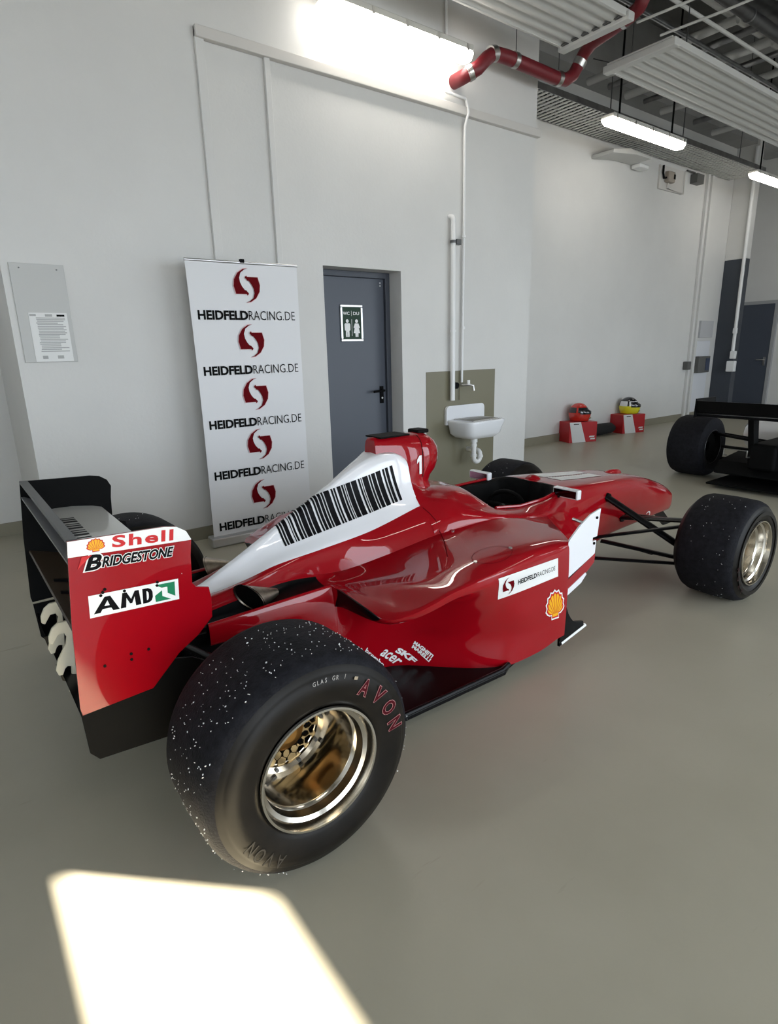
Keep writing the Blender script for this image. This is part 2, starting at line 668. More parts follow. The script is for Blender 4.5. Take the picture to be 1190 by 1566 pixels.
# ------------------------------------------------------------------ the red race car
YC = 2.18
car = thing('race_car', 'red single-seater race car with white barcode engine fin, nose pointing right', 'race car', (2.1, YC, 0))


def pchip(xs_, ys_, x):
    n = len(xs_)
    if x <= xs_[0]:
        return ys_[0]
    if x >= xs_[-1]:
        return ys_[-1]
    h = [xs_[i + 1] - xs_[i] for i in range(n - 1)]
    d = [(ys_[i + 1] - ys_[i]) / h[i] for i in range(n - 1)]
    m = [0.0] * n
    m[0] = d[0]
    m[-1] = d[-1]
    for i in range(1, n - 1):
        if d[i - 1] * d[i] <= 0:
            m[i] = 0
        else:
            w1 = 2 * h[i] + h[i - 1]
            w2 = h[i] + 2 * h[i - 1]
            m[i] = (w1 + w2) / (w1 / d[i - 1] + w2 / d[i])
    for i in range(n - 1):
        if x <= xs_[i + 1]:
            t = (x - xs_[i]) / h[i]
            return ((2 * t ** 3 - 3 * t ** 2 + 1) * ys_[i] + (t ** 3 - 2 * t ** 2 + t) * h[i] * m[i]
                    + (-2 * t ** 3 + 3 * t ** 2) * ys_[i + 1] + (t ** 3 - t ** 2) * h[i] * m[i + 1])


def curve3(pts, x):
    xs_ = [p[0] for p in pts]
    return pchip(xs_, [p[1] for p in pts], x), pchip(xs_, [p[2] for p in pts], x)


# each row: (x, half-width d, height z) along the car; body tables scaled about the camera, most at the centreline
FIN = [(0.6288, 0.0002, 0.5123), (0.6864, 0.0002, 0.526), (0.7986, 0.0002, 0.5773), (1.0407, 0.0002, 0.701), (1.3037, 0.0002, 0.8362), (1.4882, 0.0002, 0.9326), (1.5626, 0.0002, 0.9577), (1.6349, 0.0002, 0.9619), (1.682, 0.0002, 0.9598)]
FINW = [(0.625, 0.013, 0), (1.31, 0.018, 0), (1.4, 0.024, 0), (1.48, 0.036, 0), (1.55, .064, 0), (1.6, .092, 0), (1.64, .106, 0), (1.68, .114, 0)]
FINZ = [(0.627, 0, 0.0063), (1.4839, 0, 0.0063), (1.5581, 0, 0.0063), (1.6093, 0, 0.0125), (1.6459, 0, 0.0334), (1.6772, 0, 0.0627)]
ROW3 = [(0.6275, 0.034, 0.4954), (0.7413, 0.0604, 0.5083), (0.864, 0.0904, 0.5402), (0.9782, 0.1143, 0.5758), (1.1763, 0.1382, 0.6041), (1.3872, 0.162, 0.6364), (1.6609, 0.2035, 0.718)]
ROW4 = [(0.6242, 0.1203, 0.4742), (0.8732, 0.1322, 0.5164), (1.0387, 0.1441, 0.5119), (1.2342, 0.1679, 0.4997), (1.4455, 0.2389, 0.5451), (1.6506, 0.3011, 0.5989), (1.6953, 0.3151, 0.6088), (1.9471, 0.3559, 0.6294), (2.2528, 0.3675, 0.5859), (2.3877, 0.3559, 0.5648)]


def rows_E(x):
    """engine cover: rows 0..4 at x <= 1.73"""
    t0 = curve3(FIN, x)
    t3 = curve3(ROW3, x)
    t4 = curve3(ROW4, x)
    w = min(curve3(FINW, x)[0], t3[0] * .6)
    z1 = t0[1] - curve3(FINZ, x)[1]
    g = z1 - t3[1]
    return [(0, t0[1]), (w, z1), (w + (t3[0] - w) * .28, t3[1] + g * .55), (w + (t3[0] - w) * .55, t3[1] + g * .27), t3, ((t3[0] + t4[0]) / 2 + .004, (t3[1] + t4[1]) / 2 + .012), t4]


POD = {
    5: [(0.6232, 0.1441, 0.4132), (0.8303, 0.156, 0.4192), (0.9649, 0.162, 0.4818), (1.0375, 0.162, 0.4921), (1.14, 0.1798, 0.488), (1.239, 0.2389, 0.5038), (1.4325, 0.3791, 0.5425), (1.6807, 0.4484, 0.5933), (1.9309, 0.4828, 0.6043), (2.1341, 0.4828, 0.5921), (2.2782, 0.4714, 0.5782)],
    6: [(0.6195, 0.2389, 0.4191), (0.8263, 0.233, 0.4239), (0.961, 0.2271, 0.47), (1.1366, 0.2271, 0.4804), (1.2269, 0.3907, 0.5084), (1.4173, 0.5399, 0.5455), (1.6628, 0.6079, 0.5878), (1.9125, 0.6248, 0.5967), (2.0945, 0.6192, 0.5914), (2.1666, 0.6079, 0.5837)],
    7: [(0.6187, 0.26, 0.4802), (1.1345, 0.2565, 0.4924), (1.213, 0.5627, 0.4923), (1.406, 0.6585, 0.5383), (1.6538, 0.6865, 0.5681), (1.9034, 0.6944, 0.5835), (2.0932, 0.6977, 0.5817)],
    8: [(0.618, 0.2765, 0.4884), (1.1332, 0.2741, 0.4986), (1.1455, 0.5853, 0.4614), (1.2111, 0.6585, 0.4741), (1.3, 0.6865, 0.4979), (1.4184, 0.7055, 0.5311), (1.6216, 0.7144, 0.5477), (2.0005, 0.7167, 0.5628), (2.06, 0.72, 0.573)],
    9: [(0.6177, 0.2859, 0.4684), (1.1324, 0.2859, 0.4735), (1.1482, 0.5513, 0.4339), (1.2125, 0.6417, 0.4469), (1.301, 0.6754, 0.4671), (1.4192, 0.6977, 0.4986), (1.6214, 0.7167, 0.5198), (2, 0.72, 0.54), (2.06, 0.722, 0.555)],
    10: [(0.6177, 0.2859, 0.4478), (1.1315, 0.2976, 0.4125), (1.226, 0.4023, 0.3885), (1.4173, 0.5399, 0.4281), (1.6545, 0.6809, 0.4173), (2.0605, 0.7167, 0.4198)],
    11: [(0.6177, 0.2859, 0.4272), (0.9574, 0.2859, 0.4015), (1.1307, 0.3093, 0.3002), (1.2297, 0.3559, 0.2727), (1.4271, 0.4369, 0.2889), (1.6621, 0.6136, 0.2919), (1.8536, 0.6921, 0.2979), (2.0616, 0.7089, 0.2991)],
    12: [(0.6177, 0.2859, 0.4118), (0.9574, 0.2859, 0.3912), (1.1315, 0.2976, 0.1862), (1.2321, 0.3268, 0.1679), (1.4325, 0.3791, 0.1721), (1.666, 0.5797, 0.1884), (1.8564, 0.6698, 0.1958), (2.0624, 0.7033, 0.1986)],
    13: [(0.6186, 0.2624, 0.3948), (0.9588, 0.2624, 0.3793), (1.1341, 0.2624, 0.0494), (1.2353, 0.2859, 0.036), (1.3696, 0.3151, 0.0386), (1.5734, 0.5, 0.0479), (1.6653, 0.5853, 0.0556), (1.7789, 0.6473, 0.0633), (1.9553, 0.6809, 0.0865), (2.0632, 0.6977, 0.123)],
}
PODX_END = {4: 2.388, 5: 2.278, 6: 2.167, 7: 2.095, 8: 2.065, 9: 2.07, 10: 2.085, 11: 2.095, 12: 2.10, 13: 2.105}


def cross_refine(row, sub):
    """row: list of (x,d,z) -> refined by pchip over index"""
    n = len(row)
    idx = list(range(n))
    out = []
    for k in range((n - 1) * sub + 1):
        t = k / sub
        out.append(tuple(pchip(idx, [p[c] for p in row], t) for c in range(3)))
    return out


# tub and nose rows: x -> (d, z)
TUB = {
    0: [(1.682, 0.0002, 0.8341), (1.7816, 0.0002, 0.7712), (1.8864, 0.0002, 0.7607), (2.0027, 0.0002, 0.746), (2.0646, 0.0002, 0.7031), (2.096, 0.0002, 0.6769), (2.1274, 0.0002, 0.2891), (2.62, 0.0002, 0.2891), (2.6829, 0.0002, 0.6507), (2.73, 0.0002, 0.6507), (3.0434, 0.0002, 0.6266), (3.4678, 0.0002, 0.5909), (3.7133, 0.0002, 0.5427), (3.9105, 0.0002, 0.483), (4.0636, 0.0002, 0.4254), (4.1487, 0.0002, 0.3751), (4.2037, 0.0002, 0.3227), (4.2238, 0.0002, 0.2891)],
    1: [(1.6721, 0.0964, 0.8322), (1.7704, 0.1024, 0.7699), (1.8739, 0.1083, 0.765), (1.9879, 0.1203, 0.7446), (2.0493, 0.1203, 0.703), (2.079, 0.1322, 0.6765), (2.1007, 0.2035, 0.3031), (2.5968, 0.1441, 0.299), (2.665, 0.1083, 0.6525), (2.7119, 0.1083, 0.6525), (3.0243, 0.1024, 0.6293), (3.4486, 0.0904, 0.5913), (3.6955, 0.0784, 0.5448), (3.8946, 0.0664, 0.4846), (4.0501, 0.0544, 0.4265), (4.1364, 0.0484, 0.376), (4.1944, 0.0364, 0.323), (4.2175, 0.0243, 0.2908)],
    2: [(1.6665, 0.1501, 0.777), (1.7632, 0.1679, 0.7518), (1.8641, 0.1916, 0.7527), (1.9761, 0.2153, 0.7227), (2.0356, 0.2271, 0.685), (2.065, 0.2389, 0.6669), (2.0937, 0.2565, 0.6213), (2.5861, 0.2094, 0.619), (2.6532, 0.1798, 0.6486), (2.6998, 0.1798, 0.6476), (3.0119, 0.1679, 0.6252), (3.4371, 0.1441, 0.5846), (3.6832, 0.1322, 0.5372), (3.883, 0.1143, 0.479), (4.0396, 0.0964, 0.4207), (4.1288, 0.0784, 0.3727), (4.1888, 0.058, 0.3192), (4.2144, 0.0364, 0.2895)],
    3: [(1.6609, 0.2035, 0.718), (1.7863, 0.2389, 0.7361), (1.9066, 0.2683, 0.7013), (2.0846, 0.2859, 0.6434), (2.2791, 0.2859, 0.6176), (2.4607, 0.2835, 0.6227), (2.5774, 0.2624, 0.6319), (2.6855, 0.233, 0.6357), (3.0034, 0.2129, 0.614), (3.4294, 0.1798, 0.5709), (3.6763, 0.162, 0.516), (3.8764, 0.1417, 0.4598), (4.0336, 0.1203, 0.4066), (4.1226, 0.1024, 0.3638), (4.1851, 0.0724, 0.3149), (4.2125, 0.0436, 0.2868)],
    4: [(1.6506, 0.3011, 0.5989), (1.6953, 0.3151, 0.6088), (1.9471, 0.3559, 0.6294), (2.2528, 0.3675, 0.5859), (2.3877, 0.3559, 0.5648), (2.6775, 0.28, 0.5504), (2.9973, 0.2448, 0.5433), (3.4238, 0.2058, 0.505), (3.6708, 0.1857, 0.4676), (3.8706, 0.1655, 0.4197), (4.0282, 0.1417, 0.3767), (4.118, 0.1203, 0.3441), (4.182, 0.0844, 0.3053), (4.2106, 0.0508, 0.28)],
    5: [(1.6485, 0.321, 0.4243), (2.2579, 0.3326, 0.425), (2.6755, 0.2917, 0.4224), (2.9966, 0.2483, 0.4094), (3.4222, 0.2129, 0.3968), (3.6694, 0.1916, 0.3799), (3.8695, 0.1703, 0.3474), (4.0276, 0.1441, 0.3197), (4.118, 0.1203, 0.2973), (4.182, 0.0844, 0.2792), (4.2106, 0.0508, 0.2664)],
    6: [(1.6497, 0.3093, 0.0843), (2.2613, 0.3093, 0.1254), (2.5211, 0.2917, 0.1857), (2.7857, 0.2506, 0.2238), (3.0225, 0.2212, 0.2474), (3.3152, 0.1857, 0.2552), (3.5745, 0.1738, 0.2595), (3.7258, 0.162, 0.2587), (3.8758, 0.1441, 0.2553), (4.0336, 0.1203, 0.2453), (4.1226, 0.1024, 0.2399), (4.1851, 0.0724, 0.2419), (4.2128, 0.0424, 0.2502)],
    7: [(1.682, 0.0002, 0.0376), (2.3056, 0.0002, 0.09), (2.5676, 0.0002, 0.1529), (2.8296, 0.0002, 0.1948), (3.0644, 0.0002, 0.221), (3.3536, 0.0002, 0.2315), (3.6132, 0.0002, 0.2367), (3.7634, 0.0002, 0.2399), (3.9105, 0.0002, 0.2367), (4.0636, 0.0002, 0.2283), (4.1487, 0.0002, 0.2241), (4.2037, 0.0002, 0.2304), (4.2238, 0.0002, 0.2472)],
}


def linspace(a, b, n):
    return [a + (b - a) * i / (n - 1) for i in range(n)]


# ---- assemble grids of (x, d, z)
gE = []          # engine cover
for x in linspace(.627, 1.668, 68):
    gE.append(cross_refine([(x, *p) for p in rows_E(x)], 4))
podx = linspace(.625, 1.125, 20) + [1.132, 1.136, 1.141, 1.1465] + linspace(1.155, 1.42, 14) + linspace(1.45, 2.06, 24)
gP = []          # sidepod, with its front edge swept
for x in podx:
    row = []
    for r in range(4, 14):
        xe = PODX_END[r]
        t = max(0, (x - 1.4) / (2.06 - 1.4))
        xr = x + t * t * (xe - 2.06)
        d_, z_ = curve3(ROW4, xr) if r == 4 else curve3(POD[r], xr)
        row.append((xr, d_, z_))
    gP.append(cross_refine(row, 4))
# inlet duct running back from the front edge
gI = []
last = gP[-1]
for t in (0, .06, .5, 1):
    gI.append([(x - .45 * t, d_ + (.33 - d_) * min(1, t * .8) * .6 if t else d_, z_ + (.36 - z_) * .35 * t) for x, d_, z_ in last])
tubx = linspace(1.665, 2.05, 12) + [2.075, 2.094, 2.102, 2.11, 2.12, 2.13] + linspace(2.17, 2.56, 10) + [2.60, 2.62, 2.635, 2.65, 2.665, 2.68] + linspace(2.72, 4.0, 34) + linspace(4.02, 4.215, 12)
gT = []
for x in tubx:
    gT.append(cross_refine([(x, *curve3(TUB[r], x)) for r in range(8)], 5))


def emit_grid(mb, g, s, matf):
    """s=-1: side facing the room (small y)"""
    k, n = len(g), len(g[0])
    o = len(mb.v)
    mb.v += [Vector((x, YC + s * d_, z)) for r in g for x, d_, z in r]
    for i in range(k - 1):
        for j in range(n - 1):
            q = [o + i * n + j, o + i * n + j + 1, o + (i + 1) * n + j + 1, o + (i + 1) * n + j]
            if s > 0:
                q.reverse()
            c = [(g[i][j][a] + g[i + 1][j + 1][a]) / 2 for a in range(3)]
            mb.f.append(q)
            mb.m.append(matf(i, j, c))


def m_cover(i, j, c):
    return 1 if j < 16 else 0


def m_pod(i, j, c):
    x, d_, z = c
    if x < 1.134 and 1 <= j < 12:
        return 1
    if 1.134 < x < 1.150 and 11 <= j < 24 and d_ > .30:
        return 1
    return 0


def m_tub(i, j, c):
    x, d_, z = c
    if 2.09 < x < 2.675 and j < 14:
        return 1
    return 0


# one joined mesh only to take smooth normals and projections from
full = MB()
for s in (-1, 1):
    emit_grid(full, gE, s, m_cover)
    emit_grid(full, gP, s, m_pod)
    emit_grid(full, gT, s, m_tub)
BODY = BVHTree.FromPolygons([tuple(v) for v in full.v], full.f)


def body_part(name, gs, sides, mats, matf, sharp=50):
    mb = MB()
    for g in gs:
        for s in sides:
            emit_grid(mb, g, s, matf)
    return mb.build(name, mats, car, smooth=sharp, recalc=False)


def weld(o, sharp):
    bm = bmesh.new()
    bm.from_mesh(o.data)
    bmesh.ops.remove_doubles(bm, verts=bm.verts, dist=2e-4)
    bm.to_mesh(o.data)
    bm.free()
    o.data.polygons.foreach_set('use_smooth', [True] * len(o.data.polygons))
    o.data.set_sharp_from_angle(angle=math.radians(sharp))


cover = body_part('engine_cover', [gE], (-1, 1), [RED, WHITE], m_cover)
weld(cover, 45)
pod_r = body_part('sidepod', [gP], (-1,), [RED, CARBON], m_pod)
weld(pod_r, 38)
pod_l = body_part('sidepod', [gP], (1,), [RED, CARBON], m_pod)
weld(pod_l, 38)
tub = body_part('nose_and_tub', [gT], (-1, 1), [RED, BLACKM], m_tub)
weld(tub, 42)
for s in (-1, 1):
    mb = MB()
    emit_grid(mb, gI, s, lambda i, j, c: 0)
    mb.build('radiator_inlet', BLACKM, pod_r if s < 0 else pod_l)

# roll hoop airbox
AIR = [(0.7537, 1.595, 1.8765, 0.1111), (0.7954, 1.5742, 1.8609, 0.1053), (0.8214, 1.5533, 1.8765, 0.1053), (0.8475, 1.5481, 1.9078, 0.1076), (0.8788, 1.5429, 1.9234, 0.1088), (0.9204, 1.5429, 1.9286, 0.1076), (0.9517, 1.5429, 1.9234, 0.103), (0.983, 1.5429, 1.9026, 0.0959), (1.0038, 1.5429, 1.8765, 0.0796), (1.0195, 1.5481, 1.8452, 0.0562), (1.0226, 1.5533, 1.8244, 0)]


def airbox_rows():
    rows = []
    for z, xa, xb, w in AIR:
        row = []
        N = 16
        for k in range(N + 1):     # near side from rear to front, then back on the far side
            t = k / N
            x = xa + (xb - xa) * t
            fr_ = max(0, (t - .55) / .45)
            ww = w * math.sqrt(max(0, 1 - fr_ ** 2.4)) * (.42 + .58 * min(1, t / .42))
            row.append((x, YC - ww, z))
        for k in range(N - 1, -1, -1):
            p = row[k]
            row.append((p[0], 2 * YC - p[1], p[2]))
        rows.append(row)
    return rows


mb = MB()
rows = airbox_rows()
mb.grid(rows, closed=True)
airbox = mb.build('airbox', RED, car, smooth=50)
MB().box((1.56, YC - .06, 1.018), (1.73, YC + .06, 1.026)).build('airbox_rear_lip', BLACKM, airbox, bevel=.003)
MB().box((1.795, YC - .04, 1.016), (1.865, YC + .04, 1.035)).build('airbox_top_fitting', BLACKM, airbox, bevel=.006)
# seam and vent edge of the airbox
mb = MB()
mb.grid([[(1.765 + dx, YC + s * (w * .995 + .0015), z) for z, xa, xb, w in AIR[2:10]] for dx in (0, .004) for s in (-1,)])
mb.build('airbox_seam', BLACKM, airbox)

# dash cowl bump, nose camera bump
def dome(name, c, r, m, parent):
    mb = MB()
    rows = []
    for i in range(9):
        a = PI / 2 * i / 8
        rows.append([(c[0] + r[0] * math.cos(a) * math.cos(b), c[1] + r[1] * math.cos(a) * math.sin(b), c[2] + r[2] * math.sin(a)) for b in [2 * PI * k / 24 for k in range(24)]])
    mb.grid(rows, closed=True)
    return mb.build(name, m, parent, smooth=80)


dome('dash_cowl', (2.735, YC + .03, .630), (.05, .055, .045), RED, tub)
dome('nose_camera_hump', (3.50, YC, .568), (.12, .028, .036), RED, tub)
for s in (-1, 1):      # far and near cockpit edge strip
    mb = MB()
    mb.tube([(2.092, YC + s * .272, .646), (2.267, YC + s * .274, .625), (2.452, YC + s * .272, .629), (2.569, YC + s * .25, .637)], .008, 8)
    mb.build('cockpit_edge', RED, tub)
mb = MB()
ring = [(2.473 + .02 * math.sin(a), YC + .13 * math.cos(a), .53 + .085 * math.sin(a)) for a in [2 * PI * k / 24 for k in range(25)]]
mb.tube(ring, .013, 8, cap=False)
mb.tube([(2.473, YC - .12, .53), (2.473, YC + .12, .53)], .018, 8)
mb.tube([(2.473, YC, .53), (2.62, YC, .49)], .02, 8)
mb.build('steering_wheel', BLACKM, tub)
MB().tube([(2.453, YC, .53), (2.438, YC, .53)], .022, 12).build('wheel_hub', DKSTEEL, tub)

# ---------------- marks on the body, wrapped on the surface; most frame corners raycast from image pixels
BARS = [2, 1, 2, 1, 4, 2, 1, 1, 2, 2, 3, 1, 2, 1, 5, 1, 3, 1, 5, 2, 2, 1, 3, 1, 3, 1, 2, 1, 6, 2, 2, 1, 2, 2, 4, 1, 2, 1, 1, 1, 5, 1, 6, 2, 2, 1, 1, 1, 6, 1, 2, 1, 4, 1, 5, 2, 2, 1, 3, 2, 3]


def barcode_geo():
    tot = sum(BARS)
    x = 0
    out = []
    for k, w in enumerate(BARS):
        if k % 2 == 0:
            out.append(rect_geo(x / tot, 0, (x + w) / tot, 1))
        x += w
    return out


BAR_FRAME = [(1.0486, 2.108, .630), (1.605, 2.042, .739), (1.5975, 2.1195, .880), (1.032, 2.185, .771)]
mb = MB()
for g in barcode_geo():
    wrap_mark(mb, g, BAR_FRAME, BODY, .002, dens=.05)
mb.build('barcode', BLACKV, cover)

scene_marks = []


def wrap_obj(name, geos, frame, mats, parent, off=.002, dens=.08):
    mb = MB()
    for k, (g, mi) in enumerate(geos):
        wrap_mark(mb, g, frame, BODY, off + .0006 * mi, mi, dens)
    return mb.build(name, mats, parent, smooth=0)


# white race team sticker on the sidepod flank
STK = [(1.664, 1.48, .421), (2.010, 1.466, .442), (1.995, 1.462, .531), (1.628, 1.465, .531)]
sa, sb = swirl_geo()
geos = [(rect_geo(0, 0, 1, 1), 0)]
for g in (sa, sb):
    geos.append((place(g, (.05, .12, .25, .90)), 2))
geos.append((place(text_box('HEIDFELD', .035), (.30, .40, .62, .64)), 1))
geos.append((place(text_box('RACING.DE', -.004), (.635, .40, .95, .64)), 1))
wrap_obj('team_sticker', geos, STK, [STICKW, INK, DKRED], pod_r, dens=.05)

# scallop badge on the sidepod flank
o_, ribs = shell_logo()
SHL = [(1.974, 1.47, .235), (2.075, 1.47, .235), (2.052, 1.47, .394), (1.939, 1.47, .390)]
geos = [(poly_geo(scale_poly(o_, 1.12, (.5, .42))), 0), (poly_geo(scale_poly(o_, 1.0, (.5, .42))), 1), (poly_geo(scale_poly(o_, .86, (.5, .42))), 2)] + [(poly_geo(r), 3) for r in ribs]
wrap_obj('scallop_badge', geos, SHL, [STICKW, SREDV, YEL, SREDV], pod_r, dens=.08)

# small white sponsor marks on the lower flank
for nm, parts_, fr_ in (
        ('sponsor_lettering', [(('brembo', .02, 0), (0, 0, 1, 1))], [(1.243, 1.844, .189), (1.345, 1.858, .072), (1.353, 1.852, .092), (1.251, 1.834, .211)]),
        ('sponsor_lettering', [(('acer', .02, .2), (0, 0, 1, 1))], [(1.316, 1.84, .15), (1.404, 1.838, .066), (1.428, 1.822, .090), (1.336, 1.824, .182)]),
        ('sponsor_lettering', [(('SKF', .05, .1), (0, 0, 1, 1))], [(1.387, 1.826, .146), (1.465, 1.795, .075), (1.480, 1.781, .095), (1.398, 1.814, .172)]),
        ('sponsor_lettering', [(('MAGNETI', .05, .1), (0, .52, 1, 1)), (('MARELLI', .05, .1), (0, 0, 1, .46))], [(1.455, 1.793, .158), (1.513, 1.743, .086), (1.528, 1.73, .122), (1.462, 1.78, .194)])):
    wrap_obj(nm, [(place(text_box(*a), b), 0) for a, b in parts_], fr_, [STICKW], pod_r, dens=.25)

# white panel on top of the nose, number on the airbox and nose
NOSEP = [(2.82, YC - .115, .66), (3.24, YC - .10, .63), (3.24, YC + .10, .63), (2.82, YC + .115, .66)]
wrap_obj('nose_panel', [(rect_geo(0, 0, 1, 1), 0)], NOSEP, [STICKW], tub, dens=.08)
mb = MB()
flat_mark(mb, poly_geo([(0, .78), (.45, 1), (.85, 1), (.85, 0), (.42, 0), (.42, .70), (0, .58)]), (1.728, YC - .109, .840), (.032, -.001, 0), (0, 0, .088), .003)
mb.build('race_number', STICKW, airbox, smooth=0)
# small white ring emblem on the nose flank
EMB = [(3.655, 2.0, .262), (3.725, 2.0, .262), (3.725, 2.0, .318), (3.655, 2.0, .318)]
crs = [(.5 + .5 * math.cos(a), .5 + .5 * math.sin(a)) for a in linspace(-.5, 2.6, 16)] + [(.5 + .36 * math.cos(a), .5 + .36 * math.sin(a)) for a in linspace(2.6, -.5, 16)]
wrap_obj('nose_emblem', [(poly_geo(crs), 0)], EMB, [STICKW], tub, dens=.15)
# panel seam running down from the white cover
mb = MB()
pts = []
for x_, y_ in ((1.672, 1.965), (1.684, 1.93), (1.690, 1.90), (1.690, 1.87), (1.66, 1.81), (1.62, 1.755), (1.57, 1.69)):
    h, hn, _, _ = BODY.ray_cast(Vector((x_, y_, 1.2)), Vector((0, 0, -1)))
    if h:
        pts.append(h)
mb.tube(pts, .0022, 6)
mb.build('panel_seam', DKRED, tub)
# access panel on top of the sidepod
mb = MB()
circ = [(.5 + .5 * math.cos(a), .5 + .5 * math.sin(a)) for a in [2 * PI * k / 40 for k in range(40)]]
ringg = poly_geo(circ, [scale_poly(circ, .975)])
PNL = [(1.60, 1.50, .60), (1.80, 1.50, .60), (1.80, 1.62, .62), (1.60, 1.62, .62)]
wrap_mark(mb, ringg, PNL, BODY, .0012, 0, .06)
mb.build('access_panel_seam', DKRED, pod_r)
mb = MB()
for x_, y_ in ((1.60, 1.56), (1.80, 1.555), (1.745, 1.845)):
    h, hn, _, _ = BODY.ray_cast(Vector((x_, y_, 1)), Vector((0, 0, -1)))
    if h:
        MB().tube([h, h + hn * .004], .008, 10).build('quick_fastener', STEEL, pod_r)

# ---------------- floor plate under the pods
mb = MB()
FP = [(.95, -.63), (1.20, -.66), (1.74, -.675), (1.79, -.65), (2.0, -.60), (2.35, -.50), (2.5, -.30), (2.5, .30), (2.35, .50), (2.0, .60), (1.79, .65), (1.74, .675), (1.20, .66), (.95, .63), (.60, .35), (.60, -.35)]
mb.prism(FP, (1, 0, 0), (0, 1, 0), (0, YC, .045), .022)
mb.build('floor_plate', CARBON, car, smooth=0, bevel=.006)
for s in (-1, 1):
    mb = MB()
    pts = [(1.15, YC + s * .655, .075), (1.72, YC + s * .67, .075), (1.78, YC + s * .655, .076)]
    mb.tube(pts, .010, 8)
    mb.build('floor_edge_lip', CARBON, car)

# barge boards: white panel, red foot, and curved turning vane
for s in (-1, 1):
    yb = YC + s * .63
    pl = [(2.13, .34), (2.16, .335), (2.40, .435), (2.405, .50), (2.375, .50), (2.375, .52), (2.41, .52), (2.425, .655), (2.35, .64), (2.27, .60), (2.20, .55), (2.15, .50), (2.13, .46)]
    mb = MB().prism(pl, (1, 0, 0), (0, 0, 1), (0, yb + .004, 0), .008)
    bb = mb.build('barge_board', WHITE, car, smooth=0)
    MB().prism([(2.12, .27), (2.33, .345), (2.40, .39), (2.405, .436), (2.13, .335)], (1, 0, 0), (0, 0, 1), (0, yb + .004, 0), .008).build('barge_board_foot', RED, bb, smooth=0)
    MB().prism([(2.12, .245), (2.30, .31), (2.34, .345), (2.33, .355), (2.12, .275)], (1, 0, 0), (0, 0, 1), (0, yb + .003, 0), .010).build('barge_board_edge', WHITE, bb, smooth=0)
    for x_, z_ in ((2.395, .615), (2.385, .49)):
        MB().tube([(x_, yb - .009, z_), (x_, yb - .003, z_)], .007, 8).build('barge_board_bolt', BLACKM, bb)
    MB().tube([(2.285, yb - s * .05, .618), (2.285, yb, .612)], .008, 8).build('barge_board_stay', STEEL, bb)
    # lower turning vane in front of the floor
    rows = []
    for t in linspace(0, 1, 10):
        x = 2.075 + .18 * t
        yy = YC + s * .685
        zt = pchip([0, .12, .35, .6, .8, 1], [.37, .31, .215, .165, .155, .145], t)
        rows.append([(x, yy, .075 + .045 * t), (x, yy - s * .004, max(.09 + .045 * t, zt))])
    mb = MB()
    k = [(r[0], r[1]) for r in rows]
    mb.grid([[a, b, (b[0], b[1] + s * .012, b[2]), (a[0], a[1] + s * .012, a[2])] for a, b in k], closed=True)
    vane = mb.build('turning_vane', CARBON, car, smooth=50)
    MB().tube([(2.09, YC + s * .692, .085), (2.27, YC + s * .692, .122)], .009, 8).build('vane_foot', STICKW, vane)

# mirrors
for s, gm in ((-1, MIRB), (1, PINK)):
    yb = YC + s * .317
    zz = .647
    mb = MB().box((2.575, yb - .08, zz - .027), (2.612, yb + .08, zz + .027))
    mi_ = mb.build('mirror', WHITE, car, smooth=0, bevel=.008)
    MB().box((2.5725, yb - .07, zz - .019), (2.576, yb + .07, zz + .019)).build('mirror_glass', gm, mi_, smooth=0)
    MB().tube([(2.57, yb - s * .03, zz - .02), (2.57, YC + s * .245, .60)], .006, 8, flat=1).build('mirror_stay', CARBON, mi_)

# exhaust outlets on the black decks
for s in (-1, 1):
    cy = YC + s * .198
    rows = []
    for t in linspace(0, 1, 8):
        r = .014 + .044 * t
        c = Vector((.935 - .12 * t, cy, .500 + .008 * t))
        rows.append([c + Vector((-.022 * math.sin(a) * t - .03 * math.cos(a) * s * -t, math.cos(a) * r, math.sin(a) * r)) for a in [2 * PI * k / 28 for k in range(28)]])
    mb = MB().grid(rows, closed=True)
    inner = [[p * .0 + p for p in rows[-1]]]
    e = mb.build('exhaust', EXH, car, smooth=60)
    mb = MB()
    mb.add([p + Vector((.006, 0, 0)) for p in rows[-1]], [list(range(28))])
    mb.build('exhaust_mouth', BLACKM, e, smooth=0)
mb = MB()
mb.box((.36, YC - .09, .16), (.95, YC + .09, .40))
mb.box((.52, YC - .14, .22), (.80, YC + .14, .40))
mb.build('gearbox', BLACKM, car, smooth=0, bevel=.03)
mb = MB()
mb.box((.20, YC - .05, .26), (.40, YC + .05, .40))
mb.build('crash_structure', BLACKM, car, smooth=0, bevel=.015)
for s in (-1, 1):
    mb = MB()
    mb.prism([(.56, .44), (.95, .435), (1.12, .30), (1.12, .10), (.70, .10), (.52, .30)], (1, 0, 0), (0, 0, 1), (0, YC + s * .23, 0), .012)
    mb.build('engine_side_panel', BLACKM, car, smooth=0)

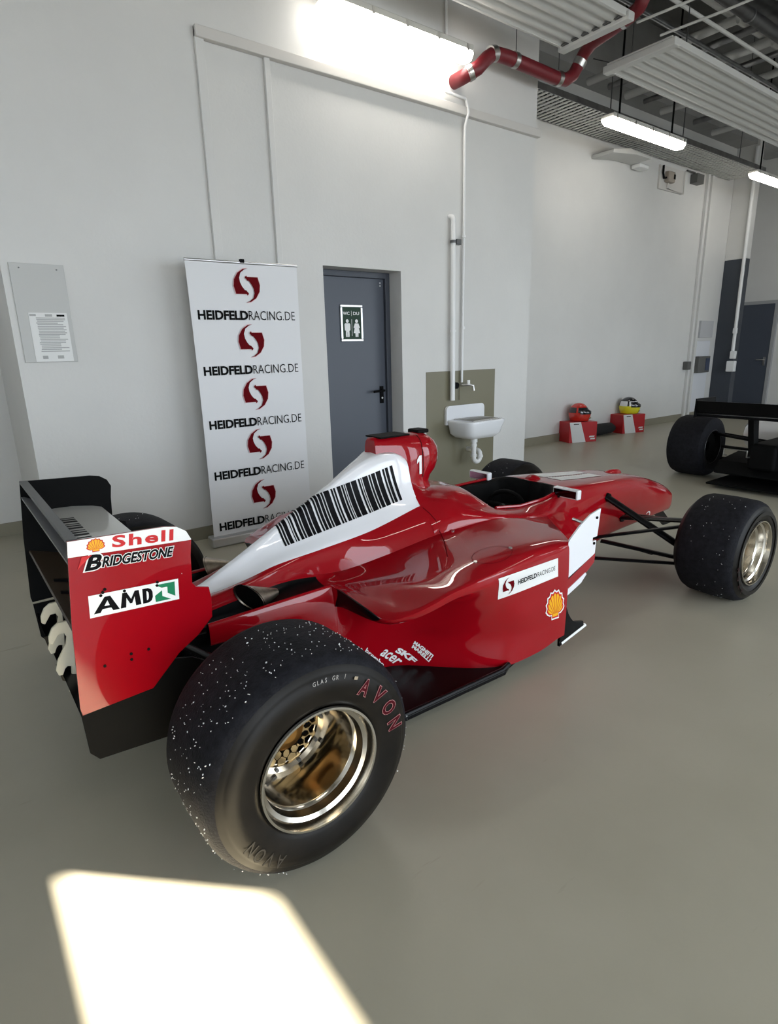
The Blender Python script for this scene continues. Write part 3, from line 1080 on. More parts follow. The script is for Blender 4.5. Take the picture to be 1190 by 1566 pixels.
# ---------------- rear wing, profiles scaled about the camera
EP = [(0.2087, 0.9398), (0.4591, 0.9273), (0.4957, 0.92), (0.5218, 0.9012), (0.5343, 0.873), (0.527, 0.825), (0.5218, 0.7374), (0.5322, 0.7217), (0.5718, 0.7092), (0.576, 0.6695), (0.5718, 0.6101), (0.5218, 0.5652), (0.456, 0.5266), (0.3684, 0.4442), (0.1732, 0.44), (0.1701, 0.4608), (0.1857, 0.7113)]
EPB = [(.204, .897), (.530, .872)] + EP[4:1:-1] + [EP[1], EP[0]]
END_Y = (YC - .50, YC + .50)
eps = []
for k, yy in enumerate(END_Y):
    mb = MB()
    mb.prism(EP, (1, 0, 0), (0, 0, 1), (0, yy + (.008 if k == 0 else 0), 0), .008)
    ep = mb.build('wing_endplate', RED if k == 0 else BLACKM, car, smooth=0)
    tag(ep, 'red endplate with white top band' if k == 0 else 'black inner face of the far endplate')
    eps.append(ep)
ep = eps[0]
YF = END_Y[0]


def on_ep(mb, geo, O, ex, ey, off, mi=0):
    flat_mark(mb, geo, (O[0], YF, O[1]), (ex[0], 0, ex[1]), (ey[0], 0, ey[1]), off, mi)


mb = MB()
on_ep(mb, poly_geo(EPB), (0, 0), (1, 0), (0, 1), .001)
mb.build('endplate_top_band', STICKW, ep, smooth=0)
# scallop and word on the white band
o_, ribs = shell_logo()
mb = MB()
O, ex, ey = (.250, .899), (.046, -.0035), (.0045, .043)
on_ep(mb, poly_geo(o_), O, ex, ey, .0016, 0)
on_ep(mb, poly_geo(scale_poly(o_, .86, (.5, .42))), O, ex, ey, .0022, 1)
for r in ribs:
    on_ep(mb, poly_geo(r), O, ex, ey, .0028, 0)
mb.build('scallop_badge', [SREDV, YEL], ep, smooth=0)
mb = MB()
on_ep(mb, text_box('Shell', .03, 0, 1.15), (.314, .899), (.167, -.017), (.005, .034), .0018)
mb.build('endplate_lettering', SREDV, ep, smooth=0)
# tyre maker lettering, black italic with a white edge
mb = MB()
g0 = text_box('RIDGESTONE', .0, .25, .93)
gb = text_box('B', .0, .25)


def outlined(mb, s, bold, edge, shear, space, O, ex, ey):
    w, _ = text_geo(s, bold, shear, space), 0
    vs_, fs = w
    x0 = min(v[0] for v in vs_)
    x1 = max(v[0] for v in vs_)
    y0 = min(v[1] for v in vs_)
    y1 = max(v[1] for v in vs_)

    def nrm(g):
        return [((v[0] - x0) / (x1 - x0), (v[1] - y0) / (y1 - y0)) for v in g[0]], g[1]
    on_ep(mb, nrm(text_geo(s, bold + edge, shear, space)), O, ex, ey, .0016, 0)
    on_ep(mb, nrm(w), O, ex, ey, .0022, 1)


outlined(mb, 'RIDGESTONE', .034, .05, .28, .98, (.281, .851), (.196, -.0165), (.003, .030))
outlined(mb, 'B', .034, .05, .28, 1, (.238, .851), (.044, -.004), (.004, .043))
on_ep(mb, poly_geo([(0, .05), (.30, .95), (.95, 1), (.25, .35)]), (.221, .857), (.040, -.0022), (.003, .037), .0024, 2)
mb.build('endplate_lettering', [STICKW, BLACKV, SREDV], ep, smooth=0)
# white board with black letters and a green arrow mark
mb = MB()
O, ex, ey = (.232, .716), (.245, -.017), (.004, .064)
on_ep(mb, rect_geo(0, 0, 1, 1), O, ex, ey, .0014, 0)
for lp, lh in (([(.04, .15), (.165, .84), (.225, .84), (.315, .15), (.245, .15), (.225, .30), (.135, .30), (.11, .15)], [[(.155, .42), (.212, .42), (.192, .66)]]),
               ([(.325, .15), (.355, .84), (.40, .84), (.445, .50), (.49, .84), (.535, .84), (.555, .15), (.495, .15), (.485, .58), (.455, .30), (.43, .30), (.395, .58), (.385, .15)], []),
               ([(.575, .15), (.575, .84), (.64, .84), (.675, .76), (.69, .62), (.69, .38), (.675, .23), (.64, .15)], [[(.63, .28), (.642, .36), (.645, .5), (.642, .63), (.63, .70), (.62, .70), (.62, .28)]])):
    on_ep(mb, poly_geo(lp, lh), O, ex, ey, .002, 1)
arrow = [[(.72, .90), (.955, .90), (.955, .20), (.865, .42), (.865, .72), (.80, .72)], [(.72, .10), (.90, .10), (.80, .32), (.80, .32), (.80, .60), (.715, .40)]]
for a in arrow:
    on_ep(mb, poly_geo(a), O, ex, ey, .002, 2)
mb.build('endplate_board', [STICKW, BLACKV, GRN], ep, smooth=0)
mb = MB()
for x, z in ((0.2734, 0.7802), (0.2797, 0.7875), (0.2671, 0.7729), (0.3287, 0.7687), (0.3266, 0.7582), (0.3245, 0.7499), (0.4205, 0.7687), (0.4184, 0.7593), (0.2484, 0.5652), (0.3214, 0.5756), (0.3204, 0.5579), (0.3704, 0.5725)):
    MB().tube([(x, YF, z), (x, YF - .003, z)], .0042, 10).build('endplate_bolt', BLACKM, ep)


for o in [ep] + list(ep.children):      # toe-in added to shift the sun patch reflected in the near endplate
    for v in o.data.vertices:
        v.co.y += (v.co.x + 2.1 - .36) * .06
    o.data.update()


# wing elements between the endplates
def element(name, prof, m, y0, y1, mis=None):
    mb = MB()
    rows = [[(x, y, z) for x, z in prof] for y in (y0, y1)]
    mb.grid(rows, closed=True)
    n = len(prof)
    mb.add([(x, y0, z) for x, z in prof], [list(range(n))])
    mb.add([(x, y1, z) for x, z in prof], [list(reversed(range(n)))])
    return mb.build(name, m, car, smooth=35)


ya, yb_ = END_Y[0] + .008, END_Y[1]
mainp = element('main_plane', [(0.4957, 0.7739), (0.4852, 0.7896), (0.4487, 0.801), (0.3757, 0.8115), (0.313, 0.8136), (0.2734, 0.8115), (0.2734, 0.8052), (0.3757, 0.7896), (0.4591, 0.7687)], SILV, ya, yb_)
mb = MB()
for k in range(11):
    vs_, fs = rect_geo((k + (.0 if k % 3 else .1)) / 11, 0, (k + (.62, .38, .74)[k % 3]) / 11, 1)
    mb.add([(.374 - .094 * v, YC - .07 + .38 * u, .8135 + (-.0025 if v < .5 else .0025)) for u, v in vs_], fs)
mb.build('wing_barcode', BLACKV, mainp)
element('upper_flap', [(0.2577, 0.8657), (0.2609, 0.8709), (0.2358, 0.9388), (0.2087, 0.9409), (0.2066, 0.9346), (0.2233, 0.9304), (0.2463, 0.8678)], mat('flap_grey', (.06, .06, .06), .35), ya, yb_)
element('lower_flap', [(0.2609, 0.8449), (0.264, 0.8511), (0.2139, 0.8782), (0.2045, 0.8782), (0.2045, 0.8709)], mat('flap_light', (.30, .30, .31), .3), ya, yb_)
element('lower_wing', [(0.3861, 0.6069), (0.3757, 0.6195), (0.2922, 0.6299), (0.1983, 0.6591), (0.1941, 0.6529), (0.2817, 0.6174), (0.3652, 0.6007)], mat('brown_carbon', (.045, .028, .015), .4), ya, yb_)
mb = MB()
for s in (-1, 1):
    mb.prism([(.30, .64), (.22, .66), (.20, .42), (.33, .40)], (1, 0, 0), (0, 0, 1), (0, YC + s * .07, 0), .012)
mb.build('wing_pylon', CARBON, car, smooth=0)
# cream tow hooks
HOOK = [(0.1842, 0.33), (0.2087, 0.31), (0.2317, 0.33), (0.2348, 0.5652), (0.2244, 0.5777), (0.1878, 0.5777), (0.1701, 0.5652), (0.1565, 0.5391), (0.1544, 0.5162), (0.1649, 0.5078), (0.1753, 0.5235), (0.1857, 0.5391), (0.2004, 0.5391), (0.2066, 0.5235), (0.2004, 0.4974), (0.1826, 0.4713), (0.1701, 0.4504), (0.1597, 0.417), (0.1649, 0.3962), (0.1774, 0.3951), (0.1857, 0.4139), (0.1941, 0.4212), (0.2045, 0.417), (0.1983, 0.3565)]
for k, yy in enumerate((2.05, 2.19)):
    o2 = .0
    MB().prism([(x, z + (.02 if k else 0)) for x, z in HOOK], (1, 0, 0), (0, 0, 1), (0, yy, 0), .012).build('tow_hook', CREAM, car, smooth=0, bevel=.003)
# diffuser
for s in (-1, 1):
    mb = MB()
    mb.prism([(.172, .44), (.178, .295), (.200, .265), (.415, .25), (.62, .18), (.62, .41), (.50, .49), (.425, .51), (.37, .44)], (1, 0, 0), (0, 0, 1), (0, YC + s * .47, 0), .008)
    mb.build('diffuser_side', BLACKM, car, smooth=0)
mb = MB()
rows = [[(.178, y, .40), (.30, y, .35), (.45, y, .26), (.65, y, .10), (.80, y, .07)] for y in (YC - .465, YC + .465)]
rows2 = [[(p[0], p[1], p[2] - .015) for p in r] for r in rows]
mb.grid([rows[0], rows[1]])
mb.grid([rows2[1], rows2[0]])
mb.build('diffuser_roof', CARBON, car)
for yy in (YC - .10, YC + .16):
    MB().prism([(.165, .42), (.19, .42), (.40, .33), (.40, .22), (.175, .36)], (1, 0, 0), (0, 0, 1), (0, yy, 0), .008).build('diffuser_fin', CARBON, car, smooth=0)
MB().box((.44, YC - .47, .40), (.46, YC - .455, .49)).build('wing_bracket', STEEL, car, smooth=0)


# ---------------- wheels
def wheel(name_tyre, cx, yo, s, R, W, rim_r, dish, parent, logo=True, rear=True, specks=0, simple=False):
    """yo: outer rim face y; s=-1 outer side faces the room. builds tyre (with its sub-parts)"""
    cz = R - .004
    O = (cx, yo, cz)
    ax = (0, -s, 0)        # axis pointing inboard from the outer face: h>0 is inboard
    ax = (0, 1, 0) if s < 0 else (0, -1, 0)
    b = .016               # sidewall bulge beyond the rim face
    prof = [(.012, rim_r - .004), (-.002, rim_r + .006), (-.008, rim_r + .02), (-b, rim_r + .055), (-b, R - .075), (-b + .006, R - .055), (-.006, R - .050), (-.002, R - .044), (.004, R - .030), (.020, R - .014), (.045, R - .004), (W / 2 - b, R),
            (W - 2 * b - .045, R - .004), (W - 2 * b - .02, R - .014), (W - 2 * b - .004, R - .03), (W - b, R - .055), (W - b, rim_r + .05), (W - 2 * b, rim_r + .01), (W - 2 * b - .012, rim_r - .004)]
    mis = [1] * 8 + [0] * 5 + [1] * 5
    t = MB().lathe(prof, O, ax, 96, mis=mis).build(name_tyre, [RUBBER, SIDEW], parent, smooth=35)
    # rim: polished lip and stepped barrel
    rp = [(.010, rim_r - .006), (-.004, rim_r + .002), (-.010, rim_r), (-.010, rim_r - .006), (.004, rim_r - .011), (.018, rim_r - .013), (.024, rim_r - .024), (.050, rim_r - .028), (.056, rim_r - .034), (.060, rim_r - .036)]
    MB().lathe(rp, O, ax, 96).build('rim', RIMM, t, smooth=30)
    rb = rim_r - .036
    MB().lathe([(.060, rb), (dish + .03, rb - .012)], O, ax, 96).build('rim_barrel', RIMB if rear else RIMM, t)
    rd = rb - .012
    MB().lathe([(dish, rd + .004), (dish, rd - .018), (dish + .008, rd - .020), (dish + .008, rd - .024)], O, ax, 72).build('rim_bolt_ring', RIMM, t, smooth=30)
    e1 = Vector((0, 0, 1))
    axv = Vector(ax)
    e2 = axv.cross(e1)
    Ov = Vector(O)

    def pp(r, a, h):
        return Ov + axv * h + (e1 * math.cos(a) + e2 * math.sin(a)) * r
    # backing and hub
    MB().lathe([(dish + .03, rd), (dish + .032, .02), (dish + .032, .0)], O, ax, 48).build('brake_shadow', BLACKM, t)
    MB().lathe([(dish + .006, .058), (dish - .004, .058), (dish - .006, .052), (dish - .006, .030), (dish - .022, .026), (dish - .022, .0)], O, ax, 48).build('wheel_hub', mat('bronze_hub', (.22, .11, .03), .35, metal=1), t, smooth=30)
    # wheel centre: a plate with two rings of openings
    def hexa(r, a, w, h):
        pts_ = ((-h, 0), (-h * .45, w), (h * .45, w), (h, 0), (h * .45, -w), (-h * .45, -w))
        return [((r + u) * math.cos(a) - v * math.sin(a), (r + u) * math.sin(a) + v * math.cos(a)) for u, v in pts_]
    rc = rd - .016
    n = 18
    holes = [hexa(.060 + (rc - .060) * .33, 2 * PI * k / n, .0095, .0145) for k in range(n)] + [hexa(.060 + (rc - .060) * .74, 2 * PI * (k + .5) / n, .0135, .0165) for k in range(n)]
    oc = [(rc * math.cos(2 * PI * k / 72), rc * math.sin(2 * PI * k / 72)) for k in range(72)]
    MB().prism(oc, e1, e2, Ov + axv * (dish + .004), .010, holes=holes).build('wheel_centre', GOLD if rear else RIMM, t, smooth=0)
    for k in range(10):
        a = 2 * PI * (k + .5) / 10
        MB().tube([pp(rd - .009, a, dish + .002), pp(rd - .009, a, dish - .006)], .006, 8).build('rim_bolt', DKSTEEL, t)
    if specks:
        rnd = random.Random(cx)
        mb = MB()
        for _ in range(specks):
            a = rnd.uniform(-PI, PI)
            h = rnd.uniform(.02, W - .10)
            r_ = R - .004 - .010 * (abs(h - W / 2 + .016) / (W / 2)) ** 4 + .0022
            c = pp(r_ + .001, a, h)
            sz = rnd.choice((.0012, .0014, .0016, .002)) * (1.35 if rnd.random() < .06 else 1)
            t1 = Vector((rnd.uniform(-1, 1), rnd.uniform(-1, 1), rnd.uniform(-1, 1))).normalized()
            t2 = t1.orthogonal().normalized()
            t3 = t1.cross(t2)
            vs_ = [c + t1 * sz * 1.6, c - t1 * sz * 1.6, c + t2 * sz, c - t2 * sz, c + t3 * sz, c - t3 * sz]
            mb.add(vs_, [(0, 2, 4), (0, 4, 3), (0, 3, 5), (0, 5, 2), (1, 4, 2), (1, 3, 4), (1, 5, 3), (1, 2, 5)])
        tag(mb.build('lint_specks', mat('lint', (.75, .75, .75), .6), t, smooth=0), kind='stuff')
    return t, pp


def arc_text(mb, s, pp, r_in, height, a_start, step, h, bold, edge, mis, flip=False):
    """letters stood along an arc on the sidewall; angle grows as the axis frame turns"""
    for k, ch in enumerate(s):
        if ch == ' ':
            continue
        for ed, mi, off in ((edge, mis[0], 0), (0, mis[1], -.0006)):
            vs_, fs = text_geo(ch, bold + ed)
            w = max(v[0] for v in text_geo(ch)[0])
            out = []
            for x, y in vs_:
                a = a_start + step * k + (x - w / 2) * height / r_in * (1 if step > 0 else -1)
                r = r_in + y * height / .7
                out.append(pp(r, a, h + off))
            mb.add(out, fs, mi)


TX_R, TX_F = .652, 3.425
LETR = mat('sidewall_letter_red', (.06, .004, .008), .5, spec=.1)
LETE = mat('sidewall_letter_edge', (.36, .16, .16), .5)
LETB = mat('sidewall_emboss', (.035, .031, .026), .35)
rr, ppr = wheel('rear_tyre', TX_R, 1.198, -1, .323, .365, .178, .205, car, specks=620)
mb = MB()
arc_text(mb, 'AVON', ppr, .222, .044, math.radians(35.5), math.radians(14.6), -.0172, .02, .028, (0, 1))
mb.build('tyre_lettering', [LETE, LETR], rr, smooth=0)
mb = MB()
arc_text(mb, 'AVON', ppr, .232, .036, math.radians(-144), math.radians(8.5), -.0170, .0, .02, (0, 1))
mb.build('tyre_embossing', [SIDEW, LETB], rr, smooth=0)
mb = MB()
arc_text(mb, 'GLAS GR 1', ppr, .262, .013, math.radians(-3), math.radians(2.5), -.0172, .0, .0, (0, 0))
mb.build('chalk_writing', mat('chalk', (.30, .29, .28), .7), rr, smooth=0)
mb = MB()
mb.add([ppr(.259, math.radians(24.5), -.0168), ppr(.259, math.radians(27), -.0168), ppr(.268, math.radians(27), -.0168), ppr(.268, math.radians(24.5), -.0168)], [(3, 2, 1, 0)])
mb.build('tyre_sticker', mat('beige_label', (.30, .25, .18), .6), rr, smooth=0)
fr_, ppf = wheel('front_tyre', TX_F, 1.222, -1, .289, .35, .181, .13, car, rear=False, specks=90)
mb = MB()
arc_text(mb, 'AVON', ppf, .222, .030, math.radians(-138), math.radians(13), -.0172, .0, .03, (0, 1))
mb.build('tyre_lettering', [mat('sidewall_letter_dim', (.10, .03, .03), .5), BLACKM], fr_, smooth=0)
wheel('rear_tyre', TX_R, 2 * YC - 1.198, 1, .323, .365, .178, .205, car, specks=60)
fl_, _ = wheel('front_tyre', TX_F, 2 * YC - 1.222, 1, .289, .35, .181, .13, car, rear=False, specks=60)
for s in (-1, 1):
    # inner rim rings and brake drums seen from inboard
    for cx, yo, W, R in ((TX_R, 1.198, .365, .323), (TX_F, 1.222, .35, .289)):
        y_in = yo + W - .03
        yy = y_in if s < 0 else 2 * YC - y_in
        mb = MB().lathe([(0, .183), (0, .165), (-.10 * (1 if s < 0 else -1), .15), (-.10 * (1 if s < 0 else -1), .0)], (cx, yy, R - .004), (0, 1, 0), 64, mis=[0, 0, 1])
        mb.build('inner_rim', [DKSTEEL, BLACKM], car, smooth=30)


# ---------------- suspension
def arm(p, q, w=.022, flat=.35, m=CARBON):
    mb = MB()
    mb.tube([p, q], w, 12, flat=flat)
    return mb.build('suspension_arm', m, car)


for s in (-1, 1):
    Y = lambda d_: YC + s * d_
    arm((3.108, Y(.225), .525), (3.285, Y(.645), .255), .036, .5)                 # push rod
    arm((3.319, Y(.205), .350), (3.33, Y(.65), .420), .036, .35)                  # upper wishbone front leg
    arm((2.80, Y(.25), .325), (3.31, Y(.65), .398), .022, .35)                    # upper wishbone rear leg
    arm((3.36, Y(.19), .365), (3.37, Y(.65), .405), .014, .5)                     # track rod
    arm((3.10, Y(.22), .245), (3.27, Y(.65), .203), .026, .4)                     # lower wishbone front leg
    arm((2.80, Y(.25), .22), (3.275, Y(.65), .172), .021, .4)                     # lower wishbone rear leg
    arm((3.16, Y(.24), .232), (3.24, Y(.48), .195), .012, .5)
    for a_, b_, r_ in (((3.108, Y(.205), .527), (3.108, Y(.245), .520), .026), ((3.319, Y(.185), .345), (3.319, Y(.22), .352), .028)):
        MB().tube([a_, b_], r_, 14).build('arm_mount', BLACKM, car)
    # rear arms and drive shaft
    arm((.85, Y(.10), .42), (.655, Y(.64), .43), .02, .4)
    arm((.50, Y(.10), .42), (.645, Y(.64), .43), .02, .4)
    arm((.95, Y(.12), .20), (.66, Y(.64), .19), .02, .4)
    arm((.45, Y(.10), .18), (.645, Y(.64), .18), .02, .4)
    arm((.66, Y(.10), .32), (.655, Y(.64), .32), .03, 1, DKSTEEL)

# nose pylons
for s in (-1, 1):
    MB().prism([(3.88, .29), (4.02, .27), (4.20, .12), (4.09, .12)], (1, 0, 0), (0, 0, 1), (0, YC + s * .08, 0), .012).build('nose_pylon', CARBON, car, smooth=0)

# ------------------------------------------------------------------ roll-up banner by the door
BAX = (1.0, -.045)      # direction along the banner, turned a little from the wall
BO = Vector((1.495, 4.19, 0))
bex = Vector((.826, -.035, 0))
ban = thing('roll_up_banner', 'white roll-up banner with five dark red swirl logos beside the grey door', 'banner', (1.9, 4.17, 0))
bn = bex.cross(Vector((0, 0, 1))).normalized()      # towards the room
L = bex.length
rows = []
for k in range(25):
    v = k / 24
    z = .075 + v * 1.945
    inset = .010 * math.sin(PI * v) + .0
    rows.append([BO + bex * ((inset + (1 - 2 * inset) * u)) + Vector((0, 0, z)) + bn * (.006 * math.sin(PI * v) + .004 * math.cos(2 * PI * u)) for u in linspace(0, 1, 13)])
sheet = MB().grid(rows).build('banner_sheet', SHEET, ban)


def on_banner(mb, geo, box, off, mi=0):
    """box in metres on the sheet: x0, z0, x1, z1"""
    vs_, fs = place(geo, box)
    mb.add([BO + bex.normalized() * x + Vector((0, 0, z)) + bn * (.006 * math.sin(PI * (z - .075) / 1.945) + .0045 + off) for x, z in vs_], fs, mi)


lz = [1.982, 1.603, 1.222, .847, .455]
for k, zt in enumerate(lz):
    # logo 0.235 m tall, then the lettering line
    mb = MB()
    for g in swirl_geo():
        on_banner(mb, g, (.318, zt - .222, .530, zt), .0012, 1)
        on_banner(mb, (scale_poly(g[0], 1.035), g[1]), (.318, zt - .222, .530, zt), .0006, 0)
    mb.build('swirl_logo', [mat('pink_edge', (.70, .35, .36), .5), DKRED], sheet, smooth=0)
    mb = MB()
    on_banner(mb, text_box('HEIDFELD', .040), (.050, zt - .345, .415, zt - .282), .001)
    on_banner(mb, text_box('RACING.DE', -.006), (.420, zt - .345, .785, zt - .282), .001)
    mb.build('banner_lettering', INK, sheet, smooth=0)
mb = MB()
mb.tube([BO + Vector((-.004, 0, 2.022)), BO + bex * 1.005 + Vector((0, 0, 2.022))], .010, 10)
mb.build('top_rail', ALU, ban)
MB().box((1.88, 4.155, 2.02), (1.91, 4.185, 2.045)).build('rail_clip', BLACKM, ban, smooth=0, bevel=.003)
mb = MB()
mb.prism([(-.03, 0), (.86, 0), (.86, .075), (-.03, .075)], bex.normalized(), (0, 0, 1), BO + bn * -.06, .12)
mb.build('banner_base', ALU, ban, smooth=0, bevel=.012)
MB().tube([BO + bex * .5 - bn * .03 + Vector((0, 0, .05)), BO + bex * .5 - bn * .02 + Vector((0, 0, 2.02))], .008, 8).build('support_pole', ALU, ban)

# ------------------------------------------------------------------ notice board and sheet on the left
nb = MB().box((.50, WY - .012, 1.38), (.80, WY, 1.968)).build('notice_board', BOARD, org=(.65, WY, 1.38), smooth=0, bevel=.002)
tag(nb, 'tall plain grey board screwed to the white wall left of the banner', 'board')
for x, z in ((.552, 1.94), (.757, 1.938)):
    MB().tube([(x, WY - .012, z), (x, WY - .016, z)], .005, 8).build('screw', DKSTEEL, nb, org=(.65, WY, 1.38))
pa = MB().box((.560, WY - .016, 1.383), (.775, WY - .0125, 1.680)).build('notice_sheet', PAPER, org=(.667, WY - .014, 1.383), smooth=0)
tag(pa, 'printed white notice sheet fixed to the bottom of the grey board', 'paper')
mb = MB()
rnd = random.Random(3)
z = 1.646
while z > 1.435:
    a = .595 + rnd.uniform(0, .01)
    b = .595 + rnd.choice((.155, .15, .165, .12, .165))
    mb.add([(a, WY - .0165, z), (b, WY - .0165, z), (b, WY - .0165, z + .0055), (a, WY - .0165, z + .0055)], [(0, 1, 2, 3)])
    z -= rnd.choice((.0095, .0095, .0115))
for a, b, z0, z1 in ((.565, .60, 1.660, 1.672), (.65, .69, 1.657, 1.672), (.60, .63, 1.40, 1.42), (.685, .72, 1.40, 1.42)):
    mb.add([(a, WY - .0165, z0), (b, WY - .0165, z0), (b, WY - .0165, z1), (a, WY - .0165, z1)], [(0, 1, 2, 3)])
mb.build('printed_lines', GREYINK, pa, smooth=0, org=(.667, WY - .014, 1.383))
mb = MB()
mb.add([(.715, WY - .0165, 1.658), (.76, WY - .0165, 1.658), (.76, WY - .0165, 1.670), (.715, WY - .0165, 1.670)], [(0, 1, 2, 3)])
mb.build('printed_block', INK, pa, smooth=0, org=(.667, WY - .014, 1.383))

# ------------------------------------------------------------------ toilet sign on the door
sg = thing('toilet_sign', 'green framed restroom sign with two white figures on the grey door', 'sign', (3.112, WY + .2, 1.64))
SY = WY + .2
mb = MB()
SX0, SX1, SZ0, SZ1 = 2.993, 3.233, 1.488, 1.804
mb.box((SX0 + .012, SY - .008, SZ0 + .012), (SX1 - .012, SY, SZ1 - .012))
mb.build('sign_face', GREENS, sg, smooth=0)
mb = MB()
for a, b in (((SX0, SZ0), (SX1, SZ0 + .022)), ((SX0, SZ1 - .022), (SX1, SZ1)), ((SX0, SZ0 + .022), (SX0 + .022, SZ1 - .022)), ((SX1 - .022, SZ0 + .022), (SX1, SZ1 - .022))):
    mb.box((a[0], SY - .016, a[1]), (b[0], SY, b[1]))
mb.build('sign_frame', ALU, sg, smooth=0, bevel=.004)


def on_sign(mb, geo, box):
    vs_, fs = place(geo, box)
    mb.add([(x, SY - .0092, z) for x, z in vs_], fs)


mb = MB()
on_sign(mb, text_box('WC', .02), (3.022, 1.716, 3.092, 1.744))
on_sign(mb, rect_geo(0, 0, 1, 1), (3.111, 1.708, 3.114, 1.752))
on_sign(mb, text_box('DU', .02), (3.131, 1.716, 3.196, 1.744))
mb.build('sign_lettering', STICKW, sg, smooth=0)
mb = MB()
circ16 = [(.5 + .5 * math.cos(2 * PI * k / 20), .5 + .5 * math.sin(2 * PI * k / 20)) for k in range(20)]
on_sign(mb, poly_geo(circ16), (3.050, 1.648, 3.080, 1.680))
on_sign(mb, poly_geo([(.18, .12), (.22, 0), (.46, 0), (.48, .35), (.52, .35), (.54, 0), (.78, 0), (.82, .12), (.80, .45), (.98, .50), (1, .92), (.88, 1), (.12, 1), (0, .92), (.02, .50), (.20, .45)]), (3.034, 1.528, 3.096, 1.645))
mb.build('man_figure', STICKW, sg, smooth=0)
mb = MB()
on_sign(mb, poly_geo(circ16), (3.150, 1.648, 3.180, 1.680))
on_sign(mb, poly_geo([(.28, 0), (.48, 0), (.49, .25), (.51, .25), (.52, 0), (.72, 0), (.74, .28), (1, .28), (.80, .70), (.92, .62), (.98, .70), (.78, 1), (.22, 1), (.02, .70), (.08, .62), (.20, .70), (0, .28), (.26, .28)]), (3.130, 1.528, 3.200, 1.645))
mb.build('woman_figure', STICKW, sg, smooth=0)
mb = MB()
on_sign(mb, rect_geo(0, 0, 1, 1), (3.111, 1.535, 3.115, 1.68))
mb.build('dividing_line', STICKW, sg, smooth=0)

# ------------------------------------------------------------------ sink
sk = thing('utility_sink', 'white wall-hung utility sink on the olive splash panel', 'sink', (4.32, WY, .5))
SXa, SXb = 4.06, 4.60
# back splash with rounded top
poly = [(SXa, .66), (SXb, .66), (SXb, .80)]
poly += [(SXb - .045 + .045 * math.cos(a), .805 + .045 * math.sin(a)) for a in linspace(0, PI / 2, 6)]
poly += [(SXa + .045 - .045 * math.sin(a), .805 + .045 * math.cos(a)) for a in linspace(0, PI / 2, 6)]
MB().prism(poly, (1, 0, 0), (0, 0, 1), (0, WY - .008, 0), .032).build('back_splash', PORC, sk, smooth=0, bevel=.008)
# basin: outer shell, rim and inner bowl as one lofted wall
def rrect(x0, x1, y0, y1, r, z, n=6):
    out = []
    for cx, cy, a0 in ((x1 - r, y0 + r, -PI / 2), (x1 - r, y1 - r, 0), (x0 + r, y1 - r, PI / 2), (x0 + r, y0 + r, PI)):
        for k in range(n + 1):
            a = a0 + PI / 2 * k / n
            out.append((cx + r * math.cos(a), cy + r * math.sin(a), z))
    return out


y0, y1 = WY - .37, WY - .002
rows = [rrect(SXa + .15, SXb - .15, y0 + .12, y1 - .10, .05, .525), rrect(SXa + .08, SXb - .08, y0 + .06, y1 - .03, .07, .535), rrect(SXa + .035, SXb - .035, y0 + .025, y1, .08, .575), rrect(SXa + .02, SXb - .02, y0 + .01, y1, .08, .64),
        rrect(SXa, SXb, y0, y1, .08, .690), rrect(SXa, SXb, y0, y1, .08, .705), rrect(SXa + .012, SXb - .012, y0 + .012, y1 - .012, .075, .712), rrect(SXa + .035, SXb - .035, y0 + .035, y1 - .04, .06, .708), rrect(SXa + .05, SXb - .05, y0 + .05, y1 - .06, .05, .62),
        rrect(SXa + .10, SXb - .10, y0 + .10, y1 - .10, .04, .56)]
mb = MB().grid(rows, closed=True)
n_ = len(rows[0])
mb.add(rows[0], [list(reversed(range(n_)))])
mb.add(rows[-1], [list(range(n_))])
mb.build('basin', PORC, sk, smooth=60)
mb = MB()
for k in range(9):
    x = SXa + .10 + .042 * k
    mb.tube([(x, y0 + .03, .716), (x, y1 - .06, .716)], .004, 6)
mb.tube([(SXa + .08, y0 + .04, .716), (SXb - .07, y0 + .04, .716)], .005, 6)
mb.tube([(SXa + .08, y1 - .07, .716), (SXb - .07, y1 - .07, .716)], .005, 6)
mb.build('bucket_grate', STEEL, sk)
tx, ty = 4.30, WY - .19
mb = MB()
mb.tube([(tx, ty, .53), (tx, ty, .48)], .035, 16)
pts = [(tx, ty, .50), (tx, ty, .32)] + [(tx + .045 - .045 * math.cos(a), ty, .32 - .045 * math.sin(a)) for a in linspace(0, PI, 9)][1:] + [(tx + .09, ty, .345)] + [(tx + .09, ty + .04 - .04 * math.cos(a), .345 + .04 * math.sin(a)) for a in linspace(0, PI / 2, 5)][1:] + [(tx + .09, WY, .385)]
mb.tube(pts, .024, 14)
for z in (.45, .345):
    mb.tube([(tx, ty, z - .014), (tx, ty, z + .014)], .031, 16)
mb.tube([(tx + .09, ty, .315), (tx + .09, ty, .34)], .031, 16)
mb.build('drain_trap', PVC, sk, smooth=50)

# pipes on the wall above the sink
dp = thing('drain_pipe', 'short thick white pipe with hooked top above the sink', 'pipe', (4.13, WY - .05, .91))
pts = [(4.13, WY - .05, .905), (4.13, WY - .05, 2.55)] + [(4.13, WY - .05 + .04 * (1 - math.cos(a)), 2.55 + .04 * math.sin(a)) for a in linspace(0, PI / 2, 6)][1:] + [(4.13, WY, 2.59)]
MB().tube(pts, .024, 14).build('pipe_run', PVC, dp)
for z in (1.57, 2.37):
    MB().tube([(4.13, WY - .05, z - .012), (4.13, WY - .05, z + .012)], .031, 14).build('pipe_bracket', PVC if z < 2 else DKSTEEL, dp)
MB().box((4.155, WY - .075, 2.345), (4.215, WY - .03, 2.395)).build('shutoff_valve', DKSTEEL, dp, smooth=0, bevel=.006)

